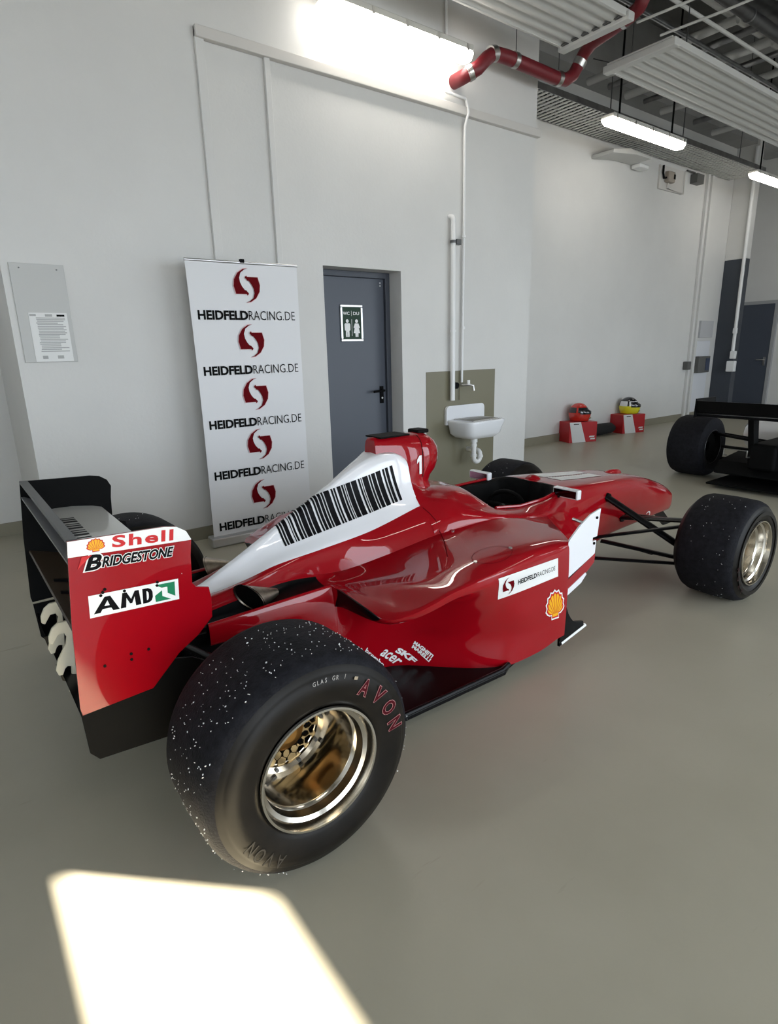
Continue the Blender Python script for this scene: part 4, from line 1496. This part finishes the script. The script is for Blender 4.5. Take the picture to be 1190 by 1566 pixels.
wp = thing('water_pipe', 'thin white water pipe running down the wall to the sink tap', 'pipe', (4.28, WY - .03, 1.05))
MB().tube([(4.055, WY - .03, 4.75), (4.055, WY - .03, 3.58), (4.07, WY - .03, 3.575), (4.285, WY - .03, 3.575), (4.30, WY - .03, 3.56), (4.30, WY - .06, 3.46), (4.285, WY - .03, 3.35), (4.285, WY - .03, 2.45), (4.275, WY - .03, 1.075)], .0125, 10).build('pipe_run', PVC, wp)
for z in (2.43, 1.60):
    MB().tube([(4.28, WY - .035, z - .012), (4.28, WY - .035, z + .012)], .021, 12).build('pipe_bracket', PVC, wp)
tp = thing('water_tap', 'chrome water tap below the thin white pipe above the sink', 'tap', (4.27, WY - .04, 1.03))
mb = MB()
mb.tube([(4.265, WY, 1.05), (4.275, WY - .05, 1.05), (4.33, WY - .09, 1.05), (4.36, WY - .11, 1.04), (4.365, WY - .113, .99)], .013, 12)
mb.build('tap_body', STEEL, tp)
MB().tube([(4.32, WY - .08, 1.055), (4.32, WY - .08, 1.095)], .017, 12).build('tap_handle', PVC, tp)
MB().tube([(4.21, WY - .005, 1.045), (4.21, WY - .03, 1.045)], .032, 16).build('tap_rosette', BLACKM, tp)
MB().tube([(4.255, WY - .02, 1.03), (4.255, WY - .02, .90)], .004, 8).build('tap_hose', mat('dull_brass', (.16, .13, .07), .5), tp)


# ------------------------------------------------------------------ fluorescent lamps
def lamp(x0, x1, y, z, label, w=.07, wall=False, m=LAMPM):
    t = thing('fluorescent_lamp', label, 'lamp', ((x0 + x1) / 2, y, z), 'long fluorescent lamps')
    prof = [(-w, .030), (-w * .85, 0), (-w * .55, -.035), (w * .55, -.035), (w * .85, 0), (w, .030)]
    mb = MB()
    mb.grid([[(x, y + p, z + q) for p, q in (prof if 0 < i < 3 else [(a * .86, b * .8) for a, b in prof])] for i, x in enumerate((x0, x0 + .03, x1 - .03, x1))])
    for x, rv in ((x0, False), (x1, True)):
        f = list(range(6))
        mb.add([(x, y + p * .86, z + q * .8) for p, q in prof], [f if rv else f[::-1]])
    mb.build('lamp_diffuser', m, t, smooth=0)
    MB().box((x0 + .01, y - w - .006, z + .030), (x1 - .01, y + w + .006, z + .075)).build('lamp_housing', LAMPH, t, smooth=0, bevel=.01)
    for k in range(5):
        x = x0 + .08 + (x1 - x0 - .16) * k / 4
        for s in (-1, 1):
            MB().box((x - .012, y + s * (w + .004) - .006, z + .018), (x + .012, y + s * (w + .004) + .006, z + .065)).build('lamp_clip', STEEL, t, smooth=0)
    if wall:
        for x in (x0 + .3, x1 - .3):
            MB().box((x - .02, y, z + .07), (x + .02, WY, z + .10)).build('wall_bracket', LAMPH, t, smooth=0)
    else:
        for x in (x0 + .25, x1 - .25):
            MB().tube([(x, y, z + .07), (x, y, CZ)], .012, 8).build('hanger_rod', BLACKM, t)
    return t


lamp(2.70, 4.17, 4.25, 3.80, 'bright fluorescent lamp on the wall above the grey door', .075, True)
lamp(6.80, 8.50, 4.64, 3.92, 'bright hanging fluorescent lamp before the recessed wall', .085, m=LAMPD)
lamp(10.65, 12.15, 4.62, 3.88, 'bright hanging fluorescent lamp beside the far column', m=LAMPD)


lamp(.2, 1.75, -.9, 3.9, 'added unseen fluorescent lamp behind the viewer over the near end of the hall')  # unseen lamps from here on, added to brighten the floor
lamp(4.2, 5.75, -.9, 3.9, 'added unseen fluorescent lamp behind the viewer over the middle of the hall')
lamp(8.4, 9.95, -.9, 3.9, 'added unseen fluorescent lamp behind the viewer over the far end of the hall')

# ------------------------------------------------------------------ ribbed radiant panels under the ceiling
def radiant(x0, x1, ya_, yb2, z, label):
    t = thing('radiant_panel', label, 'ceiling panel', ((x0 + x1) / 2, (ya_ + yb2) / 2, z), 'ribbed radiant panels')
    row = []
    n = 6
    wd = (yb2 - ya_) / n
    for k in range(n):
        b = ya_ + wd * k
        row += [(b, .0), (b + wd * .22, .0), (b + wd * .32, .014), (b + wd * .5, .020), (b + wd * .68, .014), (b + wd * .78, .0)]
    row.append((yb2, 0))
    rows = [[(x, y, z + h) for y, h in row] for x in (x0, x1)]
    up = [[(x, y, z + h + .02) for y, h in row] for x in (x0, x1)]
    MB().grid(rows).grid([up[1], up[0]]).build('panel_sheet', PANELC, t, smooth=60)
    for y in (ya_, yb2):
        MB().box((x0, y - .012, z - .006), (x1, y + .012, z + .05)).build('panel_rim', PANELC, t, smooth=0, bevel=.004)
    for x in (x0, x1):
        mb = MB()
        mb.box((x - .045, ya_ - .035, z - .03), (x + .045, yb2 + .035, z + .035)).box((x - .04, ya_, z + .035), (x + .04, yb2, z + .055))
        mb.build('end_header', PANELC, t, smooth=0, bevel=.01)
        mb = MB()
        for k in range(n):
            b = ya_ + wd * (k + .5)
            mb.box((x - .075 if x == x1 else x + .045, b - .032, z - .004), (x - .045 if x == x1 else x + .085, b + .032, z + .004))
        mb.build('header_slots', DKSTEEL, t, smooth=0)
    for x in linspace(x0 + .3, x1 - .3, 3):
        for y in (ya_ + .05, yb2 - .05):
            MB().tube([(x, y, z + .03), (x, y, CZ)], .005, 6).build('hanger_wire', DKSTEEL, t)
    return t


radiant(1.2, 5.10, 3.34, 3.97, 4.0, 'white ribbed ceiling panel above the red pipe, nearer one')
radiant(5.84, 11.6, 3.34, 4.0, 4.0, 'white ribbed ceiling panel beyond the gap, right one')
# thin supply tubes crossing the gap between the panels
for x, lb in ((5.36, 'thin pale tube at the end of the nearer ceiling panel'), (5.74, 'thin pale tube at the start of the right ceiling panel')):
    o = MB().tube([(x, 3.42, 4.06), (x + .06, 2.9, 4.06), (x + .12, 1.9, 4.07)], .011, 8).build('supply_tube', PANELC, org=(x, 3.42, 4.06))
    tag(o, lb, 'pipe', 'supply tubes of the panels')

# ------------------------------------------------------------------ red pipe with steel clamps
rp_ = thing('red_pipe', 'dark red bent pipe with steel clamps leaving the wall at ceiling height', 'pipe', (4.2, 4.3, 3.8))
RP = [(4.17, WY, 3.685), (4.17, 4.32, 3.685), (4.19, 4.25, 3.70), (4.26, 4.215, 3.745), (4.35, 4.21, 3.83), (4.44, 4.21, 3.89), (4.6, 4.205, 3.90), (5.28, 4.20, 3.885), (5.44, 4.195, 3.90), (5.54, 4.19, 3.96), (5.59, 4.17, 4.05), (5.60, 4.12, 4.13), (5.56, 4.0, 4.17), (5.44, 3.55, 4.17), (5.41, 3.44, 4.19), (5.40, 3.39, 4.25), (5.40, 3.38, 4.6), (5.40, 3.38, CZ)]
MB().tube(RP, .058, 18).build('pipe_run', PIPER, rp_, smooth=50)
for p, q in (((4.185, 4.265, 3.695), (4.215, 4.235, 3.715)), ((4.40, 4.212, 3.876), (4.46, 4.209, 3.893)), ((4.68, 4.204, 3.90), (4.73, 4.203, 3.899)), ((5.30, 4.20, 3.886), (5.35, 4.198, 3.89)), ((5.585, 4.17, 4.04), (5.60, 4.145, 4.09)), ((5.46, 3.62, 4.17), (5.455, 3.58, 4.17))):
    MB().tube([p, q], .064, 18).build('pipe_clamp', STEEL, rp_, smooth=50)
for x in (4.72, 5.33):
    MB().tube([(x, 4.2, 3.95), (x, 4.2, 4.76)], .004, 6).build('hanger_rod', DKSTEEL, rp_)
o = MB().box((4.02, 4.235, 4.42), (4.20, 4.25, 4.47)).build('orange_strap', BROWN, org=(4.1, 4.24, 4.42), smooth=0)
tag(o, 'small orange strap on the beam above the wall lamp', 'strap')

# ------------------------------------------------------------------ wire cable tray along the recessed wall
ct = thing('cable_tray', 'long grey wire mesh cable tray under the ceiling along the recessed wall', 'cable tray', (8.5, 5.3, 4.2))
mb = MB()
for y in linspace(5.0, 5.58, 6):
    mb.box((5.35, y - .004, 4.196), (12.0, y + .004, 4.204))
mb.box((5.35, 4.99, 4.19), (12.0, 5.0, 4.26))
mb.box((5.35, 5.58, 4.19), (12.0, 5.59, 4.26))
mb.build('side_wires', GALV, ct, smooth=0)
mb = MB()
x = 5.38
while x < 12.0:
    mb.box((x, 5.0, 4.188), (x + .040, 5.58, 4.196))
    x += .085
tag(mb.build('cross_wires', PANELC, ct, smooth=0), kind='stuff')
for x in (5.5, 7.4, 9.2, 11.0):
    MB().tube([(x, 5.0, 4.22), (x, 5.0, 4.75), (x, 5.295, 4.9)], .007, 6).build('tray_hanger', DKSTEEL, ct, smooth=0)
rnd = random.Random(5)
for k in range(9):
    y = rnd.uniform(5.03, 5.5)
    pts = [(x, y + rnd.uniform(-.02, .02), 4.215 + .012 * (k % 3)) for x in linspace(5.4, 11.9, 16)]
    MB().tube(pts, rnd.uniform(.006, .011), 6).build('cable', BLACKM if k % 3 else DKSTEEL, ct)

# ------------------------------------------------------------------ ducts and pipes under the ceiling
k_lab = ['fat dull steel air duct highest under the dark ceiling', 'thick dull steel duct beside the right ceiling panel', 'slim dull steel duct next to the thick duct', 'bent shiny silver duct at the top right corner', 'shiny silver duct elbow beside the thin tubes']
for lb, pts, r in ((k_lab[0], [(3.0, 3.72, 5.2), (13.4, 3.72, 5.2)], .16), (k_lab[1], [(3.0, 2.98, 4.62), (13.4, 2.98, 4.62)], .10), (k_lab[2], [(3.0, 3.27, 4.5), (13.4, 3.27, 4.5)], .055),
                   (k_lab[3], [(13.4, 2.62, 4.55), (7.4, 2.62, 4.55), (7.25, 2.58, 4.55), (7.15, 2.45, 4.55), (7.15, .5, 4.55)], .13), (k_lab[4], [(13.4, 2.9, 4.95), (6.6, 2.9, 4.95), (6.45, 2.85, 4.95), (6.38, 2.7, 4.95), (6.38, 1.0, 4.95)], .12)):
    t = thing('air_duct', lb, 'duct', pts[0], 'ceiling ducts')
    MB().tube(pts, r, 20).build('duct_run', GALVD if 'dull' in lb else GALV, t, smooth=50)
    x = pts[0][0]
    step = .9 if pts[1][0] > x else -.9
    x += step * .5
    while min(pts[0][0], pts[1][0]) < x < max(pts[0][0], pts[1][0]):
        MB().tube([(x - .012, pts[0][1], pts[0][2]), (x + .012, pts[0][1], pts[0][2])], r + .008, 20).build('duct_seam', GALV, t, smooth=50)
        x += step
    MB().tube([(pts[0][0] + step, pts[0][1], pts[0][2]), (pts[0][0] + step, pts[0][1], CZ)], .006, 6).build('hanger_rod', DKSTEEL, t)
for k, (x, z, r, lb) in enumerate(((7.3, 4.62, .045, 'first'), (7.75, 4.66, .04, 'second'), (8.15, 4.64, .05, 'third'), (8.6, 4.66, .035, 'fourth'), (9.05, 4.62, .045, 'fifth'), (10.0, 4.66, .04, 'sixth'), (10.6, 4.62, .045, 'seventh'))):
    o = MB().tube([(x, 3.5, z), (x, 5.28, z)], r, 12).build('cross_pipe', PANELC if k % 2 == 0 else GALV, org=(x, 4.4, z))
    tag(o, lb + ' pipe from the left crossing the ceiling gap behind the hanging lamp', 'pipe', 'pipes crossing the ceiling gap')
for k, (y, z, r, lb) in enumerate(((3.62, 4.72, .03, 'upper slim pale pipe running lengthwise above the right ceiling panel'), (3.9, 4.55, .022, 'lower slim pale pipe running lengthwise above the right ceiling panel'), (3.45, 4.40, .018, 'thin bright pipe running lengthwise beside the ribbed panels'))):
    o = MB().tube([(4.6, y, z), (13.4, y, z)], r, 10).build('ceiling_pipe', PANELC if k != 1 else GALV, org=(9, y, z))
    tag(o, lb, 'pipe', 'lengthwise ceiling pipes')

# ------------------------------------------------------------------ fittings on the recessed wall
sp = thing('wall_projector_box', 'pale slanted fixture hanging under the cable tray', 'fixture', (8.5, 5.4, 3.95))
MB().prism([(0, 0), (.55, .06), (.95, .06), (.95, .10), (.40, .12), (0, .05)], (1, 0, 0), (0, 0, 1), (7.95, 5.62, 3.93), .34).build('fixture_body', PANELC, sp, smooth=0, bevel=.01)
MB().box((8.9, 5.45, 3.93), (9.15, 5.6, 3.99)).build('fixture_end', PVC, sp, smooth=0, bevel=.02)
jb = thing('socket_box', 'beige socket box with cable high on the recessed wall', 'socket box', (10.0, RY, 3.8))
MB().box((9.72, RY - .03, 3.78), (10.45, RY - .001, 4.12)).build('back_plate', WALLT, jb, smooth=0)
MB().box((9.86, RY - .11, 3.88), (10.06, RY - .03, 4.04)).build('socket', mat('beige_plastic', (.34, .29, .24), .5), jb, smooth=0, bevel=.02)
MB().box((10.0, RY - .115, 3.93), (10.05, RY - .10, 4.0)).build('socket_plug', BLACKM, jb, smooth=0)
MB().tube([(9.78, RY - .05, 4.11), (9.76, RY - .06, 4.0), (9.80, RY - .06, 3.93), (9.88, RY - .06, 3.95)], .016, 8).build('socket_cable', BLACKM, jb)
MB().tube([(9.95, RY - .05, 3.88), (9.93, RY - .05, 3.80), (10.45, RY - .05, 3.78), (10.45, RY - .05, 4.12)], .010, 8).build('socket_conduit', WALLT, jb)
sb2 = MB()
sb2.box((10.72, RY - .12, 3.98), (10.95, RY - .002, 4.12)).tube([(10.55, RY - .03, 4.15), (10.8, RY - .03, 4.15), (10.84, RY - .06, 4.08)], .014, 8)
tag(sb2.build('sensor_box', DEVICE, org=(10.8, RY, 4.1), smooth=0), 'dark sensor box under the tray near the far column', 'sensor')
for k, x in enumerate((11.25, 11.40)):
    o = MB().box((x, RY - .05, 0), (x + .075, RY - .001, 4.3)).build('conduit_channel', WALL, org=(x, RY, 0), smooth=0, bevel=.006)
    tag(o, ('left' if k == 0 else 'right') + ' tall white conduit channel on the recessed wall by the column', 'conduit', 'tall conduit channels')
sw = thing('switch_box', 'grey switch boxes on the conduit at hand height by the column', 'switch box', (11.5, RY, 1.0))
MB().box((11.12, RY - .10, .93), (11.245, RY - .003, 1.08)).build('switch', DEVICE, sw, smooth=0, bevel=.012)
MB().box((11.48, RY - .12, .86), (11.92, RY - .003, 1.16)).build('switch_panel', DEVICE, sw, smooth=0, bevel=.012)
MB().box((11.74, RY - .13, .90), (11.88, RY - .115, 1.12)).build('switch_window', mat('dark_blue_plastic', (.03, .045, .09), .3), sw, smooth=0)
hb = MB().box((11.55, RY - .05, 1.50), (12.04, RY - .002, 1.80)).build('paper_holder', mat('pale_grey_board', (.50, .50, .51), .5), org=(11.8, RY, 1.5), smooth=0, bevel=.004)
tag(hb, 'pale grey paper holder on the wall left of the dark column', 'board')
wb = MB().box((11.50, RY - .025, .14), (12.04, RY - .002, 1.44)).build('wall_cabinet', mat('white_cabinet', (.70, .71, .74), .4), org=(11.8, RY, .14), smooth=0, bevel=.006)
tag(wb, 'white flat cabinet door under the grey paper holder by the column', 'cabinet')
so = MB().box((11.72, RY - .04, .30), (11.82, RY - .026, .38)).build('wall_socket', PVC, org=(11.77, RY, .34), smooth=0, bevel=.004)
tag(so, 'small white socket low on the cabinet beside the column', 'socket')
cp = thing('column_pipe', 'white pipe and switches running down the far dark column', 'pipe', (12.24, 5.27, 1.2))
MB().tube([(12.245, 5.275, 4.7), (12.245, 5.265, 1.15)], .03, 12).build('pipe_run', PVC, cp)
MB().box((12.19, 5.20, 1.10), (12.28, 5.29, 1.24)).build('switch', PVC, cp, smooth=0, bevel=.01)
MB().box((12.18, 5.18, .86), (12.28, 5.33, 1.06)).build('switch', PVC, cp, smooth=0, bevel=.015)
MB().box((12.21, 5.235, 1.56), (12.28, 5.30, 1.66)).build('pipe_bracket', PVC, cp, smooth=0, bevel=.01)
o = MB().box((13.46, 4.70, .95), (13.5, 4.88, 1.1)).build('light_switch', DEVICE, org=(13.48, 4.8, 1.0), smooth=0, bevel=.01)
tag(o, 'dark light switch on the end wall right of the far grey door', 'switch')


# ------------------------------------------------------------------ helmets on their display boxes
def display_box(ox, oy, rz, label, group):
    t = thing('display_box', label, 'box', (0, 0, 0), group)
    MB().box((-.235, -.15, 0), (.235, .15, .30)).build('box_body', CARDR, t, smooth=0, bevel=.004)
    poly = [(-.27, .002), (.0, .002), (-.10, .304), (-.27, .304)]
    poly = [(-.175, .002), (.05, .002), (-.05, .305), (-.237, .305)]
    MB().prism(poly, (1, 0, 0), (0, 0, 1), (0, -.1505, 0), .003).build('white_panel', CARDW, t, smooth=0)
    mb = MB()
    for a, b, z0, z1 in ((-.17, -.08, .268, .282),):
        mb.add([(a, -.1545, z0), (b, -.1545, z0), (b, -.1545, z1), (a, -.1545, z1)], [(0, 1, 2, 3)])
    mb.build('printed_bar', INK, t, smooth=0)
    mb = MB()
    for a, b, z0, z1 in ((.10, .19, .07, .09), (.12, .20, .035, .055), (-.13, -.09, .025, .045)):
        mb.add([(a, -.1545, z0), (b, -.1545, z0), (b + .01, -.1545, z1), (a + .01, -.1545, z1)], [(0, 1, 2, 3)])
    mb.build('printed_bar', CARDW, t, smooth=0)
    t.location = (ox, oy, 0)
    t.rotation_euler = (0, 0, rz)
    return t


def helmet(ox, oy, oz, rz, label, cols):
    """full-face helmet facing -y locally"""
    top, band, chin = cols
    t = thing('racing_helmet', label, 'helmet', (0, 0, 0), 'racing helmets')
    rows = []
    N, Mx = 18, 36
    for i in range(N + 1):
        a = -1.0 + (PI / 2 + 1.0) * i / N
        z = .145 * math.sin(a)
        r = math.cos(a) if a > 0 else math.cos(a * .62)
        row = []
        for k in range(Mx):
            b = 2 * PI * k / Mx
            fx, fy = math.cos(b), math.sin(b)
            ry = .150 + (.035 if fy < 0 and z < .03 else 0) * max(0, -fy) ** 1.5
            row.append((.125 * r * fx, ry * r * fy, .125 + z))
        rows.append(row)
    mb = MB()
    for i in range(N):
        for k in range(Mx):
            b = 2 * PI * (k + .5) / Mx
            z = (rows[i][0][2] + rows[i + 1][0][2]) / 2
            front = math.sin(b) < -.25
            mi = 0 if z > .205 else (1 if z > .135 else 2)
            if not front and z > .12 and z < .205:
                mi = 1 if math.sin(b * 3) > 0 else 0
            k2 = (k + 1) % Mx
            mb.add([rows[i][k], rows[i][k2], rows[i + 1][k2], rows[i + 1][k]], [(0, 1, 2, 3)], mi)
    sh = mb.build('shell', [top, band, chin], t, smooth=0)
    weld(sh, 60)
    vis = MB()
    vr = []
    for z, dr in ((.105, 1.012), (.125, 1.02), (.15, 1.022), (.175, 1.018), (.192, 1.008)):
        zz = z - .125
        a = math.asin(max(-1, min(1, zz / .145)))
        r = math.cos(a) if a > 0 else math.cos(a * .62)
        vr.append([(.125 * r * math.cos(b) * dr, (.150 + (.035 if zz < .03 else 0) * max(0, -math.sin(b)) ** 1.5) * r * math.sin(b) * dr - .002, z) for b in linspace(PI + .35, 2 * PI - .35, 22)])
    vis.grid(vr)
    vis.build('visor', VISOR, t, smooth=60)
    MB().tube([(.03 - .06, -.172, .045), (.06, -.168, .045)], .010, 8).build('chin_vent', HBLK, t)
    t.location = (ox, oy, oz)
    t.rotation_euler = (0, 0, rz)
    return t


display_box(7.72, 5.42, -.38, 'red and white cardboard box carrying the red helmet', 'helmet display boxes')
helmet(7.76, 5.45, .304, .35, 'red racing helmet with dark visor on the nearer display box', (HRED, HBLK, HRED))
display_box(9.10, 5.44, -.25, 'red and white cardboard box carrying the black and yellow helmet', 'helmet display boxes')
helmet(9.14, 5.46, .304, .40, 'black, white and yellow racing helmet on the farther display box', (HBLK, HWHT, HYEL))
bag = MB().tube([(8.08, 5.5, .085), (8.14, 5.5, .095), (8.40, 5.51, .10), (8.70, 5.50, .10), (8.80, 5.5, .09)], [.05, .085, .095, .088, .05], 18)
tag(bag.build('rolled_bag', BAGM, org=(8.4, 5.5, 0)), 'black rolled cloth bag lying between the two helmet boxes', 'bag')

# ------------------------------------------------------------------ black race car in the background
bc = thing('race_car', 'black race car with wide rear wing parked at the right edge, seen from behind', 'race car', (6.6, 2.17, 0))
BY = 2.27


def far_tyre(y0, s, nm, cx=6.58, R=.325, W=.36):
    ax = (0, s, 0)
    prof = [(0, .16), (-.008, .20), (-.012, .25), (-.006, R - .05), (.01, R - .02), (.05, R - .004), (W / 2, R), (W - .05, R - .004), (W - .01, R - .02), (W + .006, R - .05), (W + .012, .25), (W, .17), (W - .05, .155), (W - .06, .05)]
    t = MB().lathe(prof, (cx, y0, R - .004), ax, 64, mis=[0] * 11 + [1, 1]).build(nm, [RUBBER, BLACKM], bc, smooth=40)
    MB().lathe([(W - .004, .185), (W + .004, .178), (W - .012, .170)], (cx, y0, R - .004), ax, 64).build('rim', DKSTEEL, t)
    return t


far_tyre(BY + 1.0, -1, 'rear_tyre')
far_tyre(BY - 1.0, 1, 'rear_tyre')
far_tyre(BY + .95, -1, 'front_tyre', 9.6, .32, .32)
far_tyre(BY - .95, 1, 'front_tyre', 9.6, .32, .32)


def bel(name, prof, y0_, y1_, m=CARBON):
    mb = MB()
    mb.grid([[(x, y, z) for x, z in prof] for y in (y0_, y1_)], closed=True)
    n = len(prof)
    mb.add([(x, y0_, z) for x, z in prof], [list(range(n))])
    mb.add([(x, y1_, z) for x, z in prof], [list(reversed(range(n)))])
    return mb.build(name, m, bc, smooth=35)


bel('upper_flap', [(5.98, .745), (6.02, .73), (6.03, .74), (5.98, .855), (5.96, .855)], BY - .58, BY + .58)
bel('main_plane', [(6.0, .70), (6.25, .67), (6.35, .69), (6.2, .71), (6.0, .725)], BY - .58, BY + .60)
for s, yy in ((1, BY + .58), (-1, BY - .59)):
    MB().prism([(5.95, .69), (6.36, .69), (6.36, .87), (5.96, .875)], (1, 0, 0), (0, 0, 1), (0, yy, 0), .01).build('wing_endplate', CARBON, bc, smooth=0)
for yy in (BY + .13, BY - .2):
    MB().prism([(6.08, .70), (6.2, .70), (6.3, .30), (6.2, .30)], (1, 0, 0), (0, 0, 1), (0, yy, 0), .05).build('wing_pylon', BLACKM, bc, smooth=0)
mb = MB().box((6.15, BY - .13, .20), (6.95, BY + .13, .46))
mb.build('gearbox', BLACKM, bc, smooth=0, bevel=.04)
MB().prism([(6.2, .12), (6.9, .08), (6.9, .30), (6.3, .24)], (1, 0, 0), (0, 0, 1), (0, BY + .45, 0), .9).build('diffuser', BLACKM, bc, smooth=0, bevel=.02)
MB().box((6.02, BY - .42, .035), (6.6, BY + .42, .055)).build('floor_plate', BLACKM, bc, smooth=0, bevel=.005)
for (p, q) in (((6.55, BY + .12, .42), (6.62, BY + .66, .46)), ((6.75, BY + .12, .40), (6.64, BY + .56, .46)), ((6.55, BY + .12, .22), (6.62, BY + .56, .20)), ((6.8, BY + .12, .22), (6.64, BY + .56, .20)), ((6.62, BY + .12, .32), (6.62, BY + .56, .33))):
    MB().tube([p, q], .016, 8).build('suspension_arm', CARBON, bc)
mb = MB()
mb.tube([(6.12, BY + .09, .33), (6.06, BY + .09, .34), (6.06, BY + .09, .40), (6.06, BY + .30, .40), (6.06, BY + .30, .34), (6.12, BY + .30, .33)], .007, 8)
mb.build('jack_hook', STEEL, bc)
secs = [(6.85, .12, .42, .55), (7.1, .26, .30, .60), (7.35, .66, .12, .62), (7.7, .80, .10, .64), (8.6, .76, .10, .58), (8.9, .30, .12, .62), (9.6, .20, .28, .58), (10.3, .12, .30, .45), (10.5, .05, .32, .40)]
rows = []
for x, w, za, zb in secs:
    rows.append([(x, BY + w * math.cos(a) * (abs(math.cos(a)) ** -.4 if abs(math.cos(a)) > .05 else 1), (za + zb) / 2 + (zb - za) / 2 * math.sin(a)) for a in [2 * PI * k / 28 for k in range(28)]])
mb = MB().grid(rows, closed=True)
mb.add(rows[0], [list(range(28))])
tag(mb.build('bodywork', WHITE, bc, smooth=50), 'white bodywork behind the black rear wing')
MB().prism([(6.7, .44), (7.2, .66), (7.7, .80), (7.7, .90), (7.5, .95), (7.35, .80), (6.9, .55)], (1, 0, 0), (0, 0, 1), (0, BY + .04, 0), .08).build('engine_fin', WHITE, bc, smooth=0, bevel=.02)
